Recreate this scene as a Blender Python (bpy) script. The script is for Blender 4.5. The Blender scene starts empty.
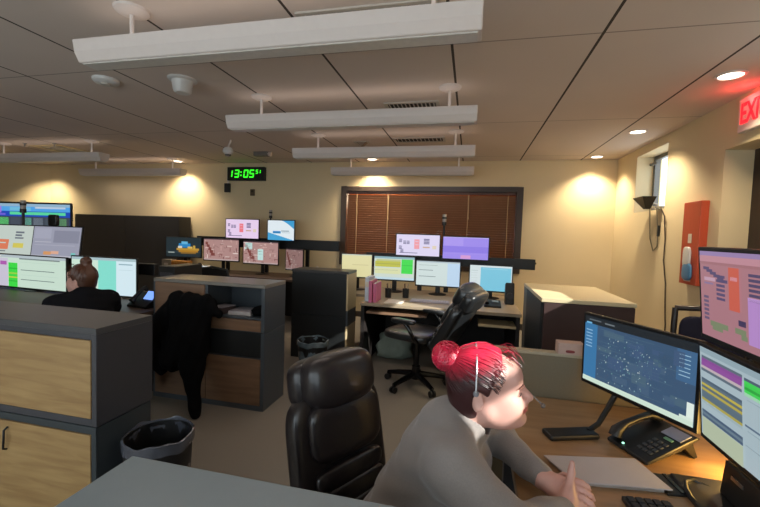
import bpy, bmesh, math, random
import numpy as np
from mathutils import Vector, Matrix
random.seed(7)
rng = np.random.default_rng(5)
SC = bpy.context.scene
COL = SC.collection
PI = math.pi
def R(d): return math.radians(d)

# ------------------------------------------------------------ materials
def lin(h):
    h = h.lstrip('#'); out = []
    for i in (0, 2, 4):
        c = int(h[i:i+2], 16) / 255
        out.append(c / 12.92 if c <= 0.04045 else ((c + 0.055) / 1.055) ** 2.4)
    return tuple(out) + (1.0,)
MATS = {}
def mat(name, col, rough=0.5, metal=0.0, var=0.12, scale=30, bump=0.0, stretch=None, spec=0.5, coat=0.0, sheen=0.0):
    if name in MATS: return MATS[name]
    m = bpy.data.materials.new(name); m.use_nodes = True
    nt = m.node_tree; n = nt.nodes; l = nt.links
    b = n['Principled BSDF']
    b.inputs['Roughness'].default_value = rough; b.inputs['Metallic'].default_value = metal
    b.inputs['Specular IOR Level'].default_value = spec
    b.inputs['Coat Weight'].default_value = coat
    b.inputs['Sheen Weight'].default_value = sheen
    tc = n.new('ShaderNodeTexCoord'); src = tc.outputs['Object']
    if stretch:
        mp = n.new('ShaderNodeMapping'); mp.inputs['Scale'].default_value = stretch
        l.new(src, mp.inputs['Vector']); src = mp.outputs['Vector']
    no = n.new('ShaderNodeTexNoise'); no.inputs['Scale'].default_value = scale; no.inputs['Detail'].default_value = 4
    l.new(src, no.inputs['Vector'])
    mx = n.new('ShaderNodeMix'); mx.data_type = 'RGBA'
    c = lin(col)
    mx.inputs[6].default_value = tuple(x * (1 - var) for x in c[:3]) + (1,)
    mx.inputs[7].default_value = tuple(min(1, x * (1 + var)) for x in c[:3]) + (1,)
    l.new(no.outputs['Fac'], mx.inputs[0]); l.new(mx.outputs[2], b.inputs['Base Color'])
    if bump > 0:
        bp = n.new('ShaderNodeBump'); bp.inputs['Strength'].default_value = bump; bp.inputs['Distance'].default_value = 0.004
        l.new(no.outputs['Fac'], bp.inputs['Height']); l.new(bp.outputs['Normal'], b.inputs['Normal'])
    MATS[name] = m; return m
def emi(col, strength=1.0):
    k = 'glow_%s_%.2f' % (col.lstrip('#'), strength)
    if k in MATS: return MATS[k]
    m = bpy.data.materials.new(k); m.use_nodes = True
    nt = m.node_tree; b = nt.nodes['Principled BSDF']
    b.inputs['Base Color'].default_value = (0.01, 0.01, 0.01, 1); b.inputs['Roughness'].default_value = 0.35
    b.inputs['Emission Color'].default_value = lin(col); b.inputs['Emission Strength'].default_value = strength
    MATS[k] = m; return m
def wood(name, c1, c2, axis='x', rough=0.45):
    m = bpy.data.materials.new(name); m.use_nodes = True
    nt = m.node_tree; n = nt.nodes; l = nt.links; b = n['Principled BSDF']; b.inputs['Roughness'].default_value = rough
    tc = n.new('ShaderNodeTexCoord'); mp = n.new('ShaderNodeMapping')
    mp.inputs['Scale'].default_value = {'x': (1.6, 14, 14), 'y': (14, 1.6, 14), 'z': (14, 14, 1.6)}[axis]
    l.new(tc.outputs['Object'], mp.inputs['Vector'])
    no = n.new('ShaderNodeTexNoise'); no.inputs['Scale'].default_value = 1.6; no.inputs['Detail'].default_value = 6; no.inputs['Distortion'].default_value = 0.5
    l.new(mp.outputs['Vector'], no.inputs['Vector'])
    rp = n.new('ShaderNodeValToRGB'); rp.color_ramp.elements[0].position = 0.3; rp.color_ramp.elements[1].position = 0.7
    rp.color_ramp.elements[0].color = lin(c1); rp.color_ramp.elements[1].color = lin(c2)
    l.new(no.outputs['Fac'], rp.inputs['Fac']); l.new(rp.outputs['Color'], b.inputs['Base Color'])
    MATS[name] = m; return m
black = mat('black_plastic', '#141415', 0.45)
blackgloss = mat('black_gloss', '#0c0c0e', 0.2)
darkgrey = mat('dark_grey_laminate', '#3c3c41', 0.42, var=0.06)
steelgrey = mat('grey_laminate', '#474d53', 0.38, var=0.05)
counter = mat('pale_grey_laminate', '#808d93', 0.33, var=0.04)
wht = mat('white_paint', '#d8ccc5', 0.5, var=0.03)
whtplastic = mat('white_plastic', '#cfcdca', 0.4, var=0.03)
chrome = mat('brushed_metal', '#a8a8aa', 0.3, 1.0)
leather = mat('black_leather', '#231e1f', 0.33, var=0.2, scale=60, bump=0.12, coat=0.15)
fabric_blk = mat('black_cloth', '#0b0b0d', 0.9, var=0.3, scale=40, bump=0.3, spec=0.1)
oak = wood('oak_panel', '#8c6c44', '#aa8b5c', 'x')
oakdark = wood('brown_panel', '#6f5440', '#876850', 'x')
deskwood = wood('desk_wood', '#92704f', '#ad8a65', 'x', 0.35)

# ------------------------------------------------------------ mesh builder
class MB:
    def __init__(s): s.v = []; s.f = []; s.m = []; s.T = Matrix.Identity(4)
    def _add(s, vs, fs, mi=0):
        o = len(s.v)
        for p in vs: s.v.append(tuple(s.T @ Vector(p)))
        for f in fs: s.f.append(tuple(o + i for i in f)); s.m.append(mi)
        return s
    def box(s, c, d, rot=None, mi=0):
        hx, hy, hz = d[0]/2, d[1]/2, d[2]/2
        M = Matrix.Translation(c) @ (rot.to_4x4() if rot else Matrix.Identity(4))
        vs = [M @ Vector((x*hx, y*hy, z*hz)) for x in (-1,1) for y in (-1,1) for z in (-1,1)]
        return s._add(vs, [(0,1,3,2),(4,6,7,5),(0,4,5,1),(2,3,7,6),(0,2,6,4),(1,5,7,3)], mi)
    def bb(s, x0, x1, y0, y1, z0, z1, mi=0):
        return s.box(((x0+x1)/2,(y0+y1)/2,(z0+z1)/2),(abs(x1-x0),abs(y1-y0),abs(z1-z0)),None,mi)
    def ring(s, pts, rad, n=10, cap=True, mi=0):
        pts = [Vector(p) for p in pts]
        if not hasattr(rad, '__len__'): rad = [rad]*len(pts)
        vs = []; fs = []; up = None
        for i, p in enumerate(pts):
            d = (pts[min(i+1,len(pts)-1)] - pts[max(i-1,0)])
            if d.length < 1e-9: d = Vector((0,0,1))
            d.normalize()
            if up is None: up = Vector((0,0,1)) if abs(d.z) < 0.9 else Vector((1,0,0))
            x = up.cross(d)
            if x.length < 1e-6: x = Vector((1,0,0)).cross(d)
            x.normalize(); y = d.cross(x).normalized(); up = y
            for k in range(n):
                a = 2*PI*k/n; vs.append(p + (x*math.cos(a) + y*math.sin(a))*rad[i])
        for i in range(len(pts)-1):
            for k in range(n):
                a = i*n+k; b = i*n+(k+1)%n; fs.append((a, b, b+n, a+n))
        if cap: fs.append(tuple(range(n-1,-1,-1))); fs.append(tuple((len(pts)-1)*n+k for k in range(n)))
        return s._add(vs, fs, mi)
    def cyl(s, a, b, r1, r2=None, n=16, mi=0): return s.ring([a,b],[r1, r1 if r2 is None else r2], n, True, mi)
    def lathe(s, prof, c=(0,0,0), n=28, mi=0, cap=True):
        vs = []; fs = []
        for r, z in prof:
            for k in range(n):
                a = 2*PI*k/n; vs.append((c[0]+r*math.cos(a), c[1]+r*math.sin(a), c[2]+z))
        for i in range(len(prof)-1):
            for k in range(n):
                a = i*n+k; b = i*n+(k+1)%n; fs.append((a,b,b+n,a+n))
        if cap: fs.append(tuple(range(n-1,-1,-1))); fs.append(tuple((len(prof)-1)*n+k for k in range(n)))
        return s._add(vs, fs, mi)
    def prism(s, poly, axis, a0, a1, mi=0):      # poly 2D extruded along axis
        def P(p, t): return {'x':(t,p[0],p[1]),'y':(p[0],t,p[1]),'z':(p[0],p[1],t)}[axis]
        n = len(poly); vs = [P(p,a0) for p in poly]+[P(p,a1) for p in poly]
        fs = [tuple(range(n)), tuple(range(2*n-1,n-1,-1))]+[(i,i+n,(i+1)%n+n,(i+1)%n) for i in range(n)]
        return s._add(vs, fs, mi)
    def pillow(s, c, d, e=0.35, rot=None, nu=28, nv=16, mi=0, fn=None):   # superellipsoid
        M = Matrix.Translation(c) @ (rot.to_4x4() if rot else Matrix.Identity(4))
        sg = lambda x, p: math.copysign(abs(x)**p, x)
        vs = []; fs = []
        for j in range(nv+1):
            v = -PI/2 + PI*j/nv
            for i in range(nu):
                u = 2*PI*i/nu
                p = Vector((sg(math.cos(v),e)*sg(math.cos(u),e)*d[0]/2, sg(math.cos(v),e)*sg(math.sin(u),e)*d[1]/2, sg(math.sin(v),e)*d[2]/2))
                if fn: p = fn(p)
                vs.append(M @ p)
        for j in range(nv):
            for i in range(nu):
                a = j*nu+i; b = j*nu+(i+1)%nu; fs.append((a,b,b+nu,a+nu))
        return s._add(vs, fs, mi)
    def ball(s, c, r, n=16, sc=(1,1,1)): return s.pillow(c, (2*r*sc[0],2*r*sc[1],2*r*sc[2]), 1.0, None, n, n//2)
    def build(s, name, mats, parent=None, smooth=False, bevel=0.0, sub=0):
        me = bpy.data.meshes.new(name); me.from_pydata(s.v, [], s.f)
        if not isinstance(mats, (list, tuple)): mats = [mats]
        for m in mats: me.materials.append(m)
        me.polygons.foreach_set('material_index', s.m)
        bm = bmesh.new(); bm.from_mesh(me); bmesh.ops.remove_doubles(bm, verts=bm.verts, dist=1e-6)
        bmesh.ops.dissolve_degenerate(bm, edges=bm.edges, dist=1e-7)
        bmesh.ops.recalc_face_normals(bm, faces=bm.faces); bm.to_mesh(me); bm.free()
        if smooth:
            me.polygons.foreach_set('use_smooth', [True]*len(me.polygons))
            try: me.set_sharp_from_angle(angle=R(42))
            except Exception: pass
        o = bpy.data.objects.new(name, me); COL.objects.link(o)
        if parent: o.parent = parent
        if bevel > 0:
            b = o.modifiers.new('bevel', 'BEVEL'); b.width = bevel; b.segments = 2; b.limit_method = 'ANGLE'; b.angle_limit = R(40)
        if sub:
            b = o.modifiers.new('sub', 'SUBSURF'); b.levels = sub; b.render_levels = sub
        return o
def tag(o, label, cat, group=None):
    o['label'] = label; o['category'] = cat
    if group: o['group'] = group
    return o
def thing(name, label, cat, loc=(0,0,0), rz=0.0, group=None):
    o = bpy.data.objects.new(name, None); COL.objects.link(o); o.empty_display_size = 0.1
    o.location = loc; o.rotation_euler = (0,0,rz); return tag(o, label, cat, group)
def struct(o): o['kind'] = 'structure'; return o
def copy_tree(root, loc, rz, label, group=None):
    r = root.copy(); COL.objects.link(r); r.location = loc; r.rotation_euler = (0,0,rz); r['label'] = label
    if group: r['group'] = group
    for ch in list(root.children):
        c = ch.copy(); COL.objects.link(c); c.parent = r
        for g in list(ch.children):
            d = g.copy(); COL.objects.link(d); d.parent = c
    return r

# ------------------------------------------------------------ camera
FPX = 389.218
cam_d = bpy.data.cameras.new('camera'); cam = bpy.data.objects.new('camera', cam_d); COL.objects.link(cam)
cam_d.sensor_fit = 'HORIZONTAL'; cam_d.sensor_width = 36; cam_d.lens = FPX/760*36; cam_d.clip_start = 0.05
CR = ((0.97396,0.04390,-0.22244),(0.22434,-0.04260,0.97358),(0.03327,-0.99813,-0.05134))
yaw, pitch, roll = R(12.96573), R(-2.95564), R(-1.90180)
Rz = Matrix.Rotation(yaw,3,'Z'); Rx = Matrix.Rotation(pitch,3,'X')
B0 = Matrix(((1,0,0),(0,0,1),(0,-1,0)))
R0 = Matrix.Rotation(roll,3,'Z')
Mc = Rz @ Rx @ B0 @ R0          # columns: right, down, forward
right, down, fwd = Mc.col[0], Mc.col[1], Mc.col[2]
M3 = Matrix((right, -down, -fwd)).transposed()
cam.matrix_world = Matrix.Translation((0,0,1.5)) @ M3.to_4x4()
SC.camera = cam

# ------------------------------------------------------------ room shell
CE = 2.74; XR = 2.14; TW = 0.30; YB = 6.65; YF = -1.8; XC = -8.9; XL = -11.2; YL = 5.75
wallm = mat('cream_wall_paint', '#d8c59f', 0.75, var=0.04, scale=3)
def carpet():
    m = mat('grey_brown_carpet', '#857e74', 0.95, var=0.3, scale=220, bump=0.5, spec=0.1)
    return m
b = MB(); b.bb(XL-0.3, XR+0.6, YF-0.3, YB+0.3, -0.12, 0.0); struct(b.build('floor', carpet()))
# ceiling with panel seams
cm = bpy.data.materials.new('ceiling_panels'); cm.use_nodes = True
nt = cm.node_tree; n = nt.nodes; l = nt.links; pb = n['Principled BSDF']; pb.inputs['Roughness'].default_value = 0.85
pb.inputs['Specular IOR Level'].default_value = 0.15
tc = n.new('ShaderNodeTexCoord'); sx = n.new('ShaderNodeSeparateXYZ'); l.new(tc.outputs['Object'], sx.inputs[0])
def math_node(op, a, bv=None, c=None):
    q = n.new('ShaderNodeMath'); q.operation = op
    for i, x in enumerate((a, bv, c)):
        if x is None: continue
        if isinstance(x, (int, float)): q.inputs[i].default_value = x
        else: l.new(x, q.inputs[i])
    return q.outputs[0]
def seam(co, off, pitch, half):
    t = math_node('SUBTRACT', co, off); t = math_node('DIVIDE', t, pitch)
    t = math_node('SUBTRACT', t, math_node('ROUND', t)); t = math_node('ABSOLUTE', t)
    return math_node('LESS_THAN', t, half/pitch)
s1 = seam(sx.outputs[0], 0.722, 0.893, 0.009); s2 = math_node('MULTIPLY', seam(sx.outputs[1], 2.62, 1.83, 0.006), 0.55)
sm = math_node('MAXIMUM', s1, s2)
nz = n.new('ShaderNodeTexNoise'); nz.inputs['Scale'].default_value = 1.2; l.new(tc.outputs['Object'], nz.inputs['Vector'])
mxa = n.new('ShaderNodeMix'); mxa.data_type = 'RGBA'; mxa.inputs[6].default_value = lin('#c9bbb1'); mxa.inputs[7].default_value = lin('#d4c6bc')
l.new(nz.outputs['Fac'], mxa.inputs[0])
mxb = n.new('ShaderNodeMix'); mxb.data_type = 'RGBA'; l.new(sm, mxb.inputs[0]); l.new(mxa.outputs[2], mxb.inputs[6]); mxb.inputs[7].default_value = lin('#4a423c')
l.new(mxb.outputs[2], pb.inputs['Base Color'])
b = MB(); b.bb(XL-0.3, XR+TW, YF-0.3, YB+0.3, CE, CE+0.12); struct(b.build('ceiling', cm))
# back wall, with the opening of the interior window
WX0, WX1, WZ0, WZ1 = -2.27, 0.80, 0.92, 2.315
b = MB()
b.bb(XC, WX0, YB, YB+0.15, 0, CE); b.bb(WX1, XR+0.3, YB, YB+0.15, 0, CE)
b.bb(WX0, WX1, YB, YB+0.15, WZ1, CE); b.bb(WX0, WX1, YB, YB+0.15, 0, WZ0)
struct(b.build('wall_back', wallm))
# left: a slanting stretch beyond the far corner, then the side wall
b = MB()
b.prism([(XC,YB),(XL,YL),(XL-0.1,YL+0.15),(XC-0.05,YB+0.15)], 'z', 0, CE)
b.bb(XL-0.15, XL, YF, YL+0.1, 0, CE)
struct(b.build('wall_left', wallm))
b = MB(); w4 = (-5.2, 1.8, 0.45, 2.55)
b.bb(XL-0.1, w4[0], YF-0.15, YF, 0, CE); b.bb(w4[1], XR+0.3, YF-0.15, YF, 0, CE); b.bb(w4[0], w4[1], YF-0.15, YF, 0, w4[2]); b.bb(w4[0], w4[1], YF-0.15, YF, w4[3], CE)
struct(b.build('wall_front', wallm))
# right wall: door recess and two high windows
w2 = (5.08, 5.93, 1.89, 2.635); w3 = (-0.13, 0.175, 2.215, 2.69); w5 = (2.15, 2.90, 1.89, 2.72); dr = (2.95, 4.04, 0.0, 2.33)
b = MB()
def rw(y0, y1, z0, z1): b.bb(XR, XR+TW, y0, y1, z0, z1)
rw(YF, w3[0], 0, CE); rw(w3[0], w3[1], 0, w3[2]); rw(w3[0], w3[1], w3[3], CE)
rw(w3[1], w5[0], 0, CE); rw(w5[0], w5[1], 0, w5[2]); rw(w5[0], w5[1], w5[3], CE); rw(w5[1], dr[0], 0, CE); rw(dr[0], dr[1], dr[3], CE); rw(dr[1], w2[0], 0, CE)
rw(w2[0], w2[1], 0, w2[2]); rw(w2[0], w2[1], w2[3], CE); rw(w2[1], YB+0.15, 0, CE)
struct(b.build('wall_right', wallm))
# windows in the right wall
glass = bpy.data.materials.new('clear_glass'); glass.use_nodes = True
nt = glass.node_tree; n = nt.nodes; l = nt.links; n.remove(n['Principled BSDF'])
tr = n.new('ShaderNodeBsdfTransparent'); tr.inputs[0].default_value = (0.93,0.96,0.97,1); gl = n.new('ShaderNodeBsdfGlossy'); gl.inputs['Roughness'].default_value = 0.03
mxs = n.new('ShaderNodeMixShader'); mxs.inputs[0].default_value = 0.06
l.new(tr.outputs[0], mxs.inputs[1]); l.new(gl.outputs[0], mxs.inputs[2]); l.new(mxs.outputs[0], n['Material Output'].inputs[0])
winframe = mat('grey_window_frame', '#6f6c68', 0.4)
for i, w in ((2, w2), (3, w3), (5, w5)):
    y0, y1, z0, z1 = w
    f = MB(); t = 0.05; x0, x1 = XR+0.2, XR+0.26
    f.bb(x0,x1,y0,y0+t,z0,z1); f.bb(x0,x1,y1-t,y1,z0,z1); f.bb(x0,x1,y0+t,y1-t,z0,z0+t); f.bb(x0,x1,y0+t,y1-t,z1-t,z1)
    if i == 3: f.bb(x0,x1-0.02,y0+t,y1-t,2.448,2.478)
    fo = struct(f.build('window_%d' % i, winframe, bevel=0.004))
    g = MB(); g.bb(XR+0.243, XR+0.249, y0+t-0.003, y1-t+0.003, z0+t-0.003, z1-t+0.003); go = g.build('pane', glass, fo)
    r_ = MB(); r_.cyl((XR+0.17,y1-0.19,z1-0.10),(XR+0.17,y1-0.0,z1-0.10),0.02)
    if i == 2: r_.build('bracket', winframe, fo)
f = MB(); x0,x1,z0,z1 = w4; t = 0.06
f.bb(x0,x1,YF-0.12,YF-0.06,z0,z0+t); f.bb(x0,x1,YF-0.12,YF-0.06,z1-t,z1); f.bb(x0,x0+t,YF-0.12,YF-0.06,z0+t,z1-t); f.bb(x1-t,x1,YF-0.12,YF-0.06,z0+t,z1-t)
for k in (1,2,3): xx = x0+(x1-x0)*k/4; f.bb(xx-0.03,xx+0.03,YF-0.12,YF-0.06,z0+t,z1-t)
fo = struct(f.build('window_4', winframe))
for k in range(4):
    xa = x0+(x1-x0)*k/4; xb = x0+(x1-x0)*(k+1)/4; g = MB(); g.bb(xa+0.03,xb-0.03,YF-0.093,YF-0.087,z0+t,z1-t); g.build('pane', glass, fo)
b = MB(); b.bb(6.2, 8.6, 2.85, 3.0, 0, 6.6); struct(b.build('sun_blocker_wall', mat('sun_blocker_grey','#b5b0a6',0.8)))  # unseen wall, added to keep direct sun out of the high window
# door recess and dark door
doorw = wood('dark_door_wood', '#1f1210', '#2b1a16', 'z')
d = MB(); d.bb(XR+0.22, XR+0.27, dr[0]+0.0, dr[1]-0.0, 0.005, dr[3]); do = struct(d.build('door_1', doorw, bevel=0.003))
h = MB(); h.cyl((XR+0.22,3.15,1.0),(XR+0.17,3.15,1.0),0.012); h.cyl((XR+0.17,3.14,1.0),(XR+0.17,3.27,1.0),0.012); h.build('door_handle', chrome, do)
base_m = mat('dark_baseboard', '#3a332d', 0.6)
b = MB(); b.bb(XC, XR, YB-0.012, YB, 0, 0.1); struct(b.build('baseboard_back', base_m))
b = MB(); b.bb(XR-0.012, XR, YF, dr[0], 0, 0.1); b.bb(XR-0.012, XR, dr[1], YB-0.012, 0, 0.1); struct(b.build('baseboard_right', base_m))
# interior window: dark frame, glass, dim room behind
frm = mat('dark_bronze_frame', '#3a2d25', 0.45)
f = MB(); t = 0.10
f.bb(WX0,WX0+t,YB-0.03,YB+0.13,WZ0,WZ1); f.bb(WX1-t,WX1,YB-0.03,YB+0.13,WZ0,WZ1)
f.bb(WX0+t,WX1-t,YB-0.03,YB+0.13,WZ1-0.085,WZ1); f.bb(WX0+t,WX1-t,YB-0.03,YB+0.13,WZ0,WZ0+0.07)
w1 = struct(f.build('window_1', frm, bevel=0.004))
g = MB(); g.bb(WX0+t-0.003,WX1-t+0.003,YB+0.085,YB+0.092,WZ0+0.067,WZ1-0.082); g.build('pane', glass, w1)
b = MB(); b.bb(WX0-0.6,WX1+0.6,YB+1.6,YB+1.7,0,CE); b.bb(WX0-0.7,WX0-0.6,YB+0.15,YB+1.7,0,CE); b.bb(WX1+0.6,WX1+0.7,YB+0.15,YB+1.7,0,CE)
b.bb(WX0-0.7,WX1+0.7,YB+0.3,YB+1.7,CE,CE+0.1); b.bb(WX0-0.7,WX1+0.7,YB+0.3,YB+1.7,-0.1,0)
struct(b.build('wall_far', mat('orange_corridor_wall', '#c2713c', 0.8)))
bl = thing('venetian_blind', 'brown slatted venetian blind lowered inside the wide back window', 'blind', (0,YB,0))
slat = mat('brown_slat', '#8c664c', 0.45, var=0.15, scale=4)
s_ = MB(); zz = WZ0+0.11; tr_ = Matrix.Rotation(R(-52),3,'X')
while zz < WZ1-0.14:
    s_.box(((WX0+WX1)/2,0.03,zz),(WX1-WX0-2*t-0.03,0.046,0.003),tr_); zz += 0.04
so = s_.build('slats', slat, bl); 
s_ = MB(); s_.bb(WX0+t+0.01,WX1-t-0.01,0.0,0.06,WZ1-0.13,WZ1-0.087); s_.build('headrail', mat('blind_rail','#4a2c20',0.5), bl, bevel=0.003)
cordm = mat('pale_cord', '#b59a74', 0.8)
for x in (-1.98,-1.42,-0.06,0.57):
    s_ = MB(); s_.cyl((x,0.0,WZ0+0.11),(x,0.0,WZ1-0.13),0.006,n=6); s_.build('ladder_cord', cordm, bl)
for x, ln in ((-1.42,0.42),(-0.06,0.38)):
    s_ = MB(); s_.cyl((x+0.012,-0.008,WZ1-0.13-ln),(x+0.012,-0.008,WZ1-0.13),0.005,n=6); s_.lathe([(0.0,-0.03),(0.012,-0.02),(0.006,0.01)],(x+0.012,-0.008,WZ1-0.13-ln),10); s_.build('pull_cord', cordm, bl)

# ------------------------------------------------------------ ceiling things
def pendant(label, y, x0=-2.28, x1=0.012, rods=(-1.96,-0.22), ztop=2.557):
    root = thing('linear_pendant_light', label, 'ceiling light', ((x0+x1)/2, y, 2.44), 0, 'long white pendant lights')
    hw = (x1-x0)/2; cx = (x0+x1)/2; zt = ztop-2.44
    # trough section: wide rounded upper shell, flat lower lip
    prof = [(-0.055,0.0),(-0.085,0.05),(-0.095,zt),(0.095,zt),(0.085,0.05),(0.055,0.0)]
    p = MB(); p.prism(prof,'x',-hw,hw); p.build('housing', wht, root, bevel=0.006)
    p = MB(); p.bb(-hw+0.02,hw-0.02,-0.045,0.045,-0.007,0.001); p.build('bottom_lens', mat('lamp_lens','#c9c3bb',0.35), root)
    for rx in rods:
        p = MB(); p.cyl((rx-cx,0,zt-0.005),(rx-cx,0,CE-2.44-0.01),0.012,n=12); p.build('rod', wht, root, smooth=True)
        p = MB(); p.lathe([(0.0,CE-2.44-0.03),(0.06,CE-2.44-0.026),(0.09,CE-2.44-0.012),(0.095,CE-2.44)],(rx-cx,0,0),28); p.build('canopy', wht, root, smooth=True)
    return root
PENDS = [('long white pendant light, nearest of the right-hand row, at the top of the picture',1.924),
         ('long white pendant light, second from the front in the right-hand row',3.36),
         ('long white pendant light, third from the front in the right-hand row',4.757),
         ('long pale pendant light, farthest of the right-hand row, just before the blinds window',6.17)]
p0 = pendant(PENDS[0][0], PENDS[0][1])
for lb, y in PENDS[1:]: copy_tree(p0, (p0.location.x, y, 2.44), 0, lb)
for lb, x, y in (('long white pendant light over the far left desk, cut by the left edge',-6.50,4.77),('dim long pendant light on the far left, nearest the back wall',-6.30,6.17)):
    copy_tree(p0, (x, y, 2.44), 0, lb)
def downlight(x, y, label, pw, on=True):
    root = thing('recessed_downlight', label, 'ceiling light', (x,y,CE), 0, 'round recessed downlights')
    p = MB(); p.lathe([(0.095,0.0),(0.095,-0.006),(0.075,-0.010),(0.075,-0.001)],(0,0,0),32,cap=False); p.build('trim_ring', wht, root, smooth=True)
    p = MB(); p.lathe([(0.0,-0.004),(0.076,-0.004),(0.076,-0.001)],(0,0,0),32,cap=False); p.build('lens', emi('#fff3dd',6.0), root)
    ld = bpy.data.lights.new('downlight_lamp','SPOT'); ld.energy = pw; ld.color = (1.0,0.83,0.57); ld.spot_size = R(120); ld.spot_blend = 0.7; ld.shadow_soft_size = 0.06
    lo = bpy.data.objects.new('downlight_lamp', ld); COL.objects.link(lo); lo.location = (0,0,-0.02); lo.parent = root
    return root
DPW = 130
downlight(1.80,3.40,'round lit downlight nearest the exit sign',DPW*0.6)
downlight(1.78,4.97,'round lit downlight above the high window, middle of the right three',DPW)
downlight(1.77,6.38,'round lit downlight in the far right ceiling corner',DPW)
downlight(-1.66,6.38,'round lit downlight above the blinds window',DPW)
downlight(-5.45,6.38,'round lit downlight left of the green clock',DPW)
downlight(-8.72,6.20,'round lit downlight at the far left wall corner',DPW*1.2)
ventm = mat('vent_white', '#b5aea3', 0.5); ventdark = mat('vent_dark', '#2c2622', 0.8)
def vent(x0,x1,y0,y1,label,nf=12,lit=False):
    root = thing('air_vent', label, 'vent', ((x0+x1)/2,(y0+y1)/2,CE), 0, 'ceiling air vents')
    a, c = (x1-x0)/2, (y1-y0)/2; e = 0.03
    p = MB(); p.bb(-a,a,-c,-c+e,-0.012,0); p.bb(-a,a,c-e,c,-0.012,0); p.bb(-a,-a+e,-c+e,c-e,-0.012,0); p.bb(a-e,a,-c+e,c-e,-0.012,0); p.build('frame', ventm, root, bevel=0.002)
    p = MB(); p.bb(-a+e,a-e,-c+e,c-e,-0.003,0); p.build('duct', ventdark, root)
    p = MB()
    for i in range(nf):
        x = -a+e+(i+0.5)*(2*a-2*e)/nf; p.box((x,0,-0.008),(0.022,2*c-2*e,0.002),Matrix.Rotation(R(35),3,'Y'))
    p.build('fins', ventm, root)
vent(-0.86,-0.34,3.66,3.95,'dark finned air vent beside the second pendant light')
vent(-1.04,-0.37,5.0,5.24,'pale finned air vent beyond the third pendant light')
vent(-1.03,-0.22,2.10,2.24,'slim linear air vent above the nearest pendant light',16)
root = thing('ceiling_diffuser','square ceiling diffuser with bright rim on the far left','vent',(-6.72,5.23,CE))
p = MB(); a = 0.30
p.bb(-a,a,-a,-a+0.05,-0.015,0); p.bb(-a,a,a-0.05,a,-0.015,0); p.bb(-a,-a+0.05,-a+0.05,a-0.05,-0.015,0); p.bb(a-0.05,a,-a+0.05,a-0.05,-0.015,0)
p.build('frame', mat('diffuser_rim','#d8c49a',0.4), root); p = MB(); p.bb(-a+0.05,a-0.05,-a+0.05,a-0.05,-0.006,0); p.bb(-0.12,0.12,-0.12,0.12,-0.02,-0.006); p.build('core', ventm, root)
root = thing('ceiling_speaker','cone-shaped white ceiling speaker between two pendant lights','speaker',(-2.42,2.88,CE))
p = MB(); p.lathe([(0.11,0.0),(0.11,-0.012),(0.085,-0.02),(0.07,-0.10),(0.055,-0.115),(0.0,-0.115)],(0,0,0),32,cap=False); p.build('body', whtplastic, root, smooth=True)
p = MB(); p.lathe([(0.115,0.0),(0.115,-0.008),(0.09,-0.012)],(0,0,0),32,cap=False); p.build('flange', whtplastic, root, smooth=True)
root = thing('smoke_detector','flat round smoke detector left of the ceiling speaker','detector',(-3.10,2.78,CE))
p = MB(); p.lathe([(0.10,0.0),(0.10,-0.02),(0.085,-0.035),(0.0,-0.04)],(0,0,0),32,cap=False); p.build('body', whtplastic, root, smooth=True)
p = MB(); p.lathe([(0.04,-0.038),(0.035,-0.05),(0.0,-0.052)],(0,0,0),24,cap=False); p.build('sensor_cap', ventm, root, smooth=True)
root = thing('dome_camera','hanging dome security camera on a bent arm left of the clock','camera',(-3.36,4.92,CE+0.003))
p = MB(); p.ring([(0.02,0,0),(0.02,0,-0.03),(0,0,-0.06),(-0.02,0,-0.11)],0.011,10); p.build('arm', wht, root, smooth=True)
p = MB(); p.lathe([(0.0,-0.10),(0.045,-0.105),(0.07,-0.14),(0.072,-0.17),(0.05,-0.20),(0,-0.212)],(-0.02,0,0),24,cap=False); p.build('housing', whtplastic, root, smooth=True)
p = MB(); p.lathe([(0.045,-0.195),(0.035,-0.222),(0.0,-0.232)],(-0.02,0,0),20,cap=False); p.build('dome', mat('smoked_dome','#5a5654',0.15), root, smooth=True)
root = thing('emergency_light','small boxy emergency light on the ceiling above the clock','light',(-3.30,5.72,CE+0.003))
p = MB(); p.bb(-0.14,0.10,-0.05,0.05,-0.07,0); p.build('body', mat('grey_box','#77716a',0.5), root, bevel=0.008)
p = MB(); p.cyl((0.10,0,-0.035),(0.14,0,-0.04),0.03,0.036); p.build('lamp_head', wht, root, smooth=True)
root = thing('ceiling_sensor','tiny wedge sensor on the ceiling above the blinds window','sensor',(-1.50,5.20,CE))
p = MB(); p.prism([(-0.08,0),(0.08,0),(0.0,-0.07)],'y',-0.04,0.04); p.build('body', mat('tan_box','#8a7763',0.5), root, bevel=0.004)
p = MB(); p.bb(-0.11,0.11,-0.055,0.055,-0.008,0); p.build('plate', ventm, root)
for lb,x,y in (('small ceiling sprinkler left of the square diffuser',-6.93,4.80),('small ceiling sprinkler directly before the square diffuser',-6.40,4.85)):
    root = thing('sprinkler',lb,'sprinkler',(x,y,CE),0,'sprinkler heads')
    p = MB(); p.lathe([(0.03,0),(0.03,-0.01),(0.01,-0.02),(0.01,-0.05)],(0,0,0),16); p.build('stem', chrome, root, smooth=True)
    p = MB(); p.lathe([(0.022,-0.05),(0.022,-0.055)],(0,0,0),16); p.build('deflector', chrome, root)

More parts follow.
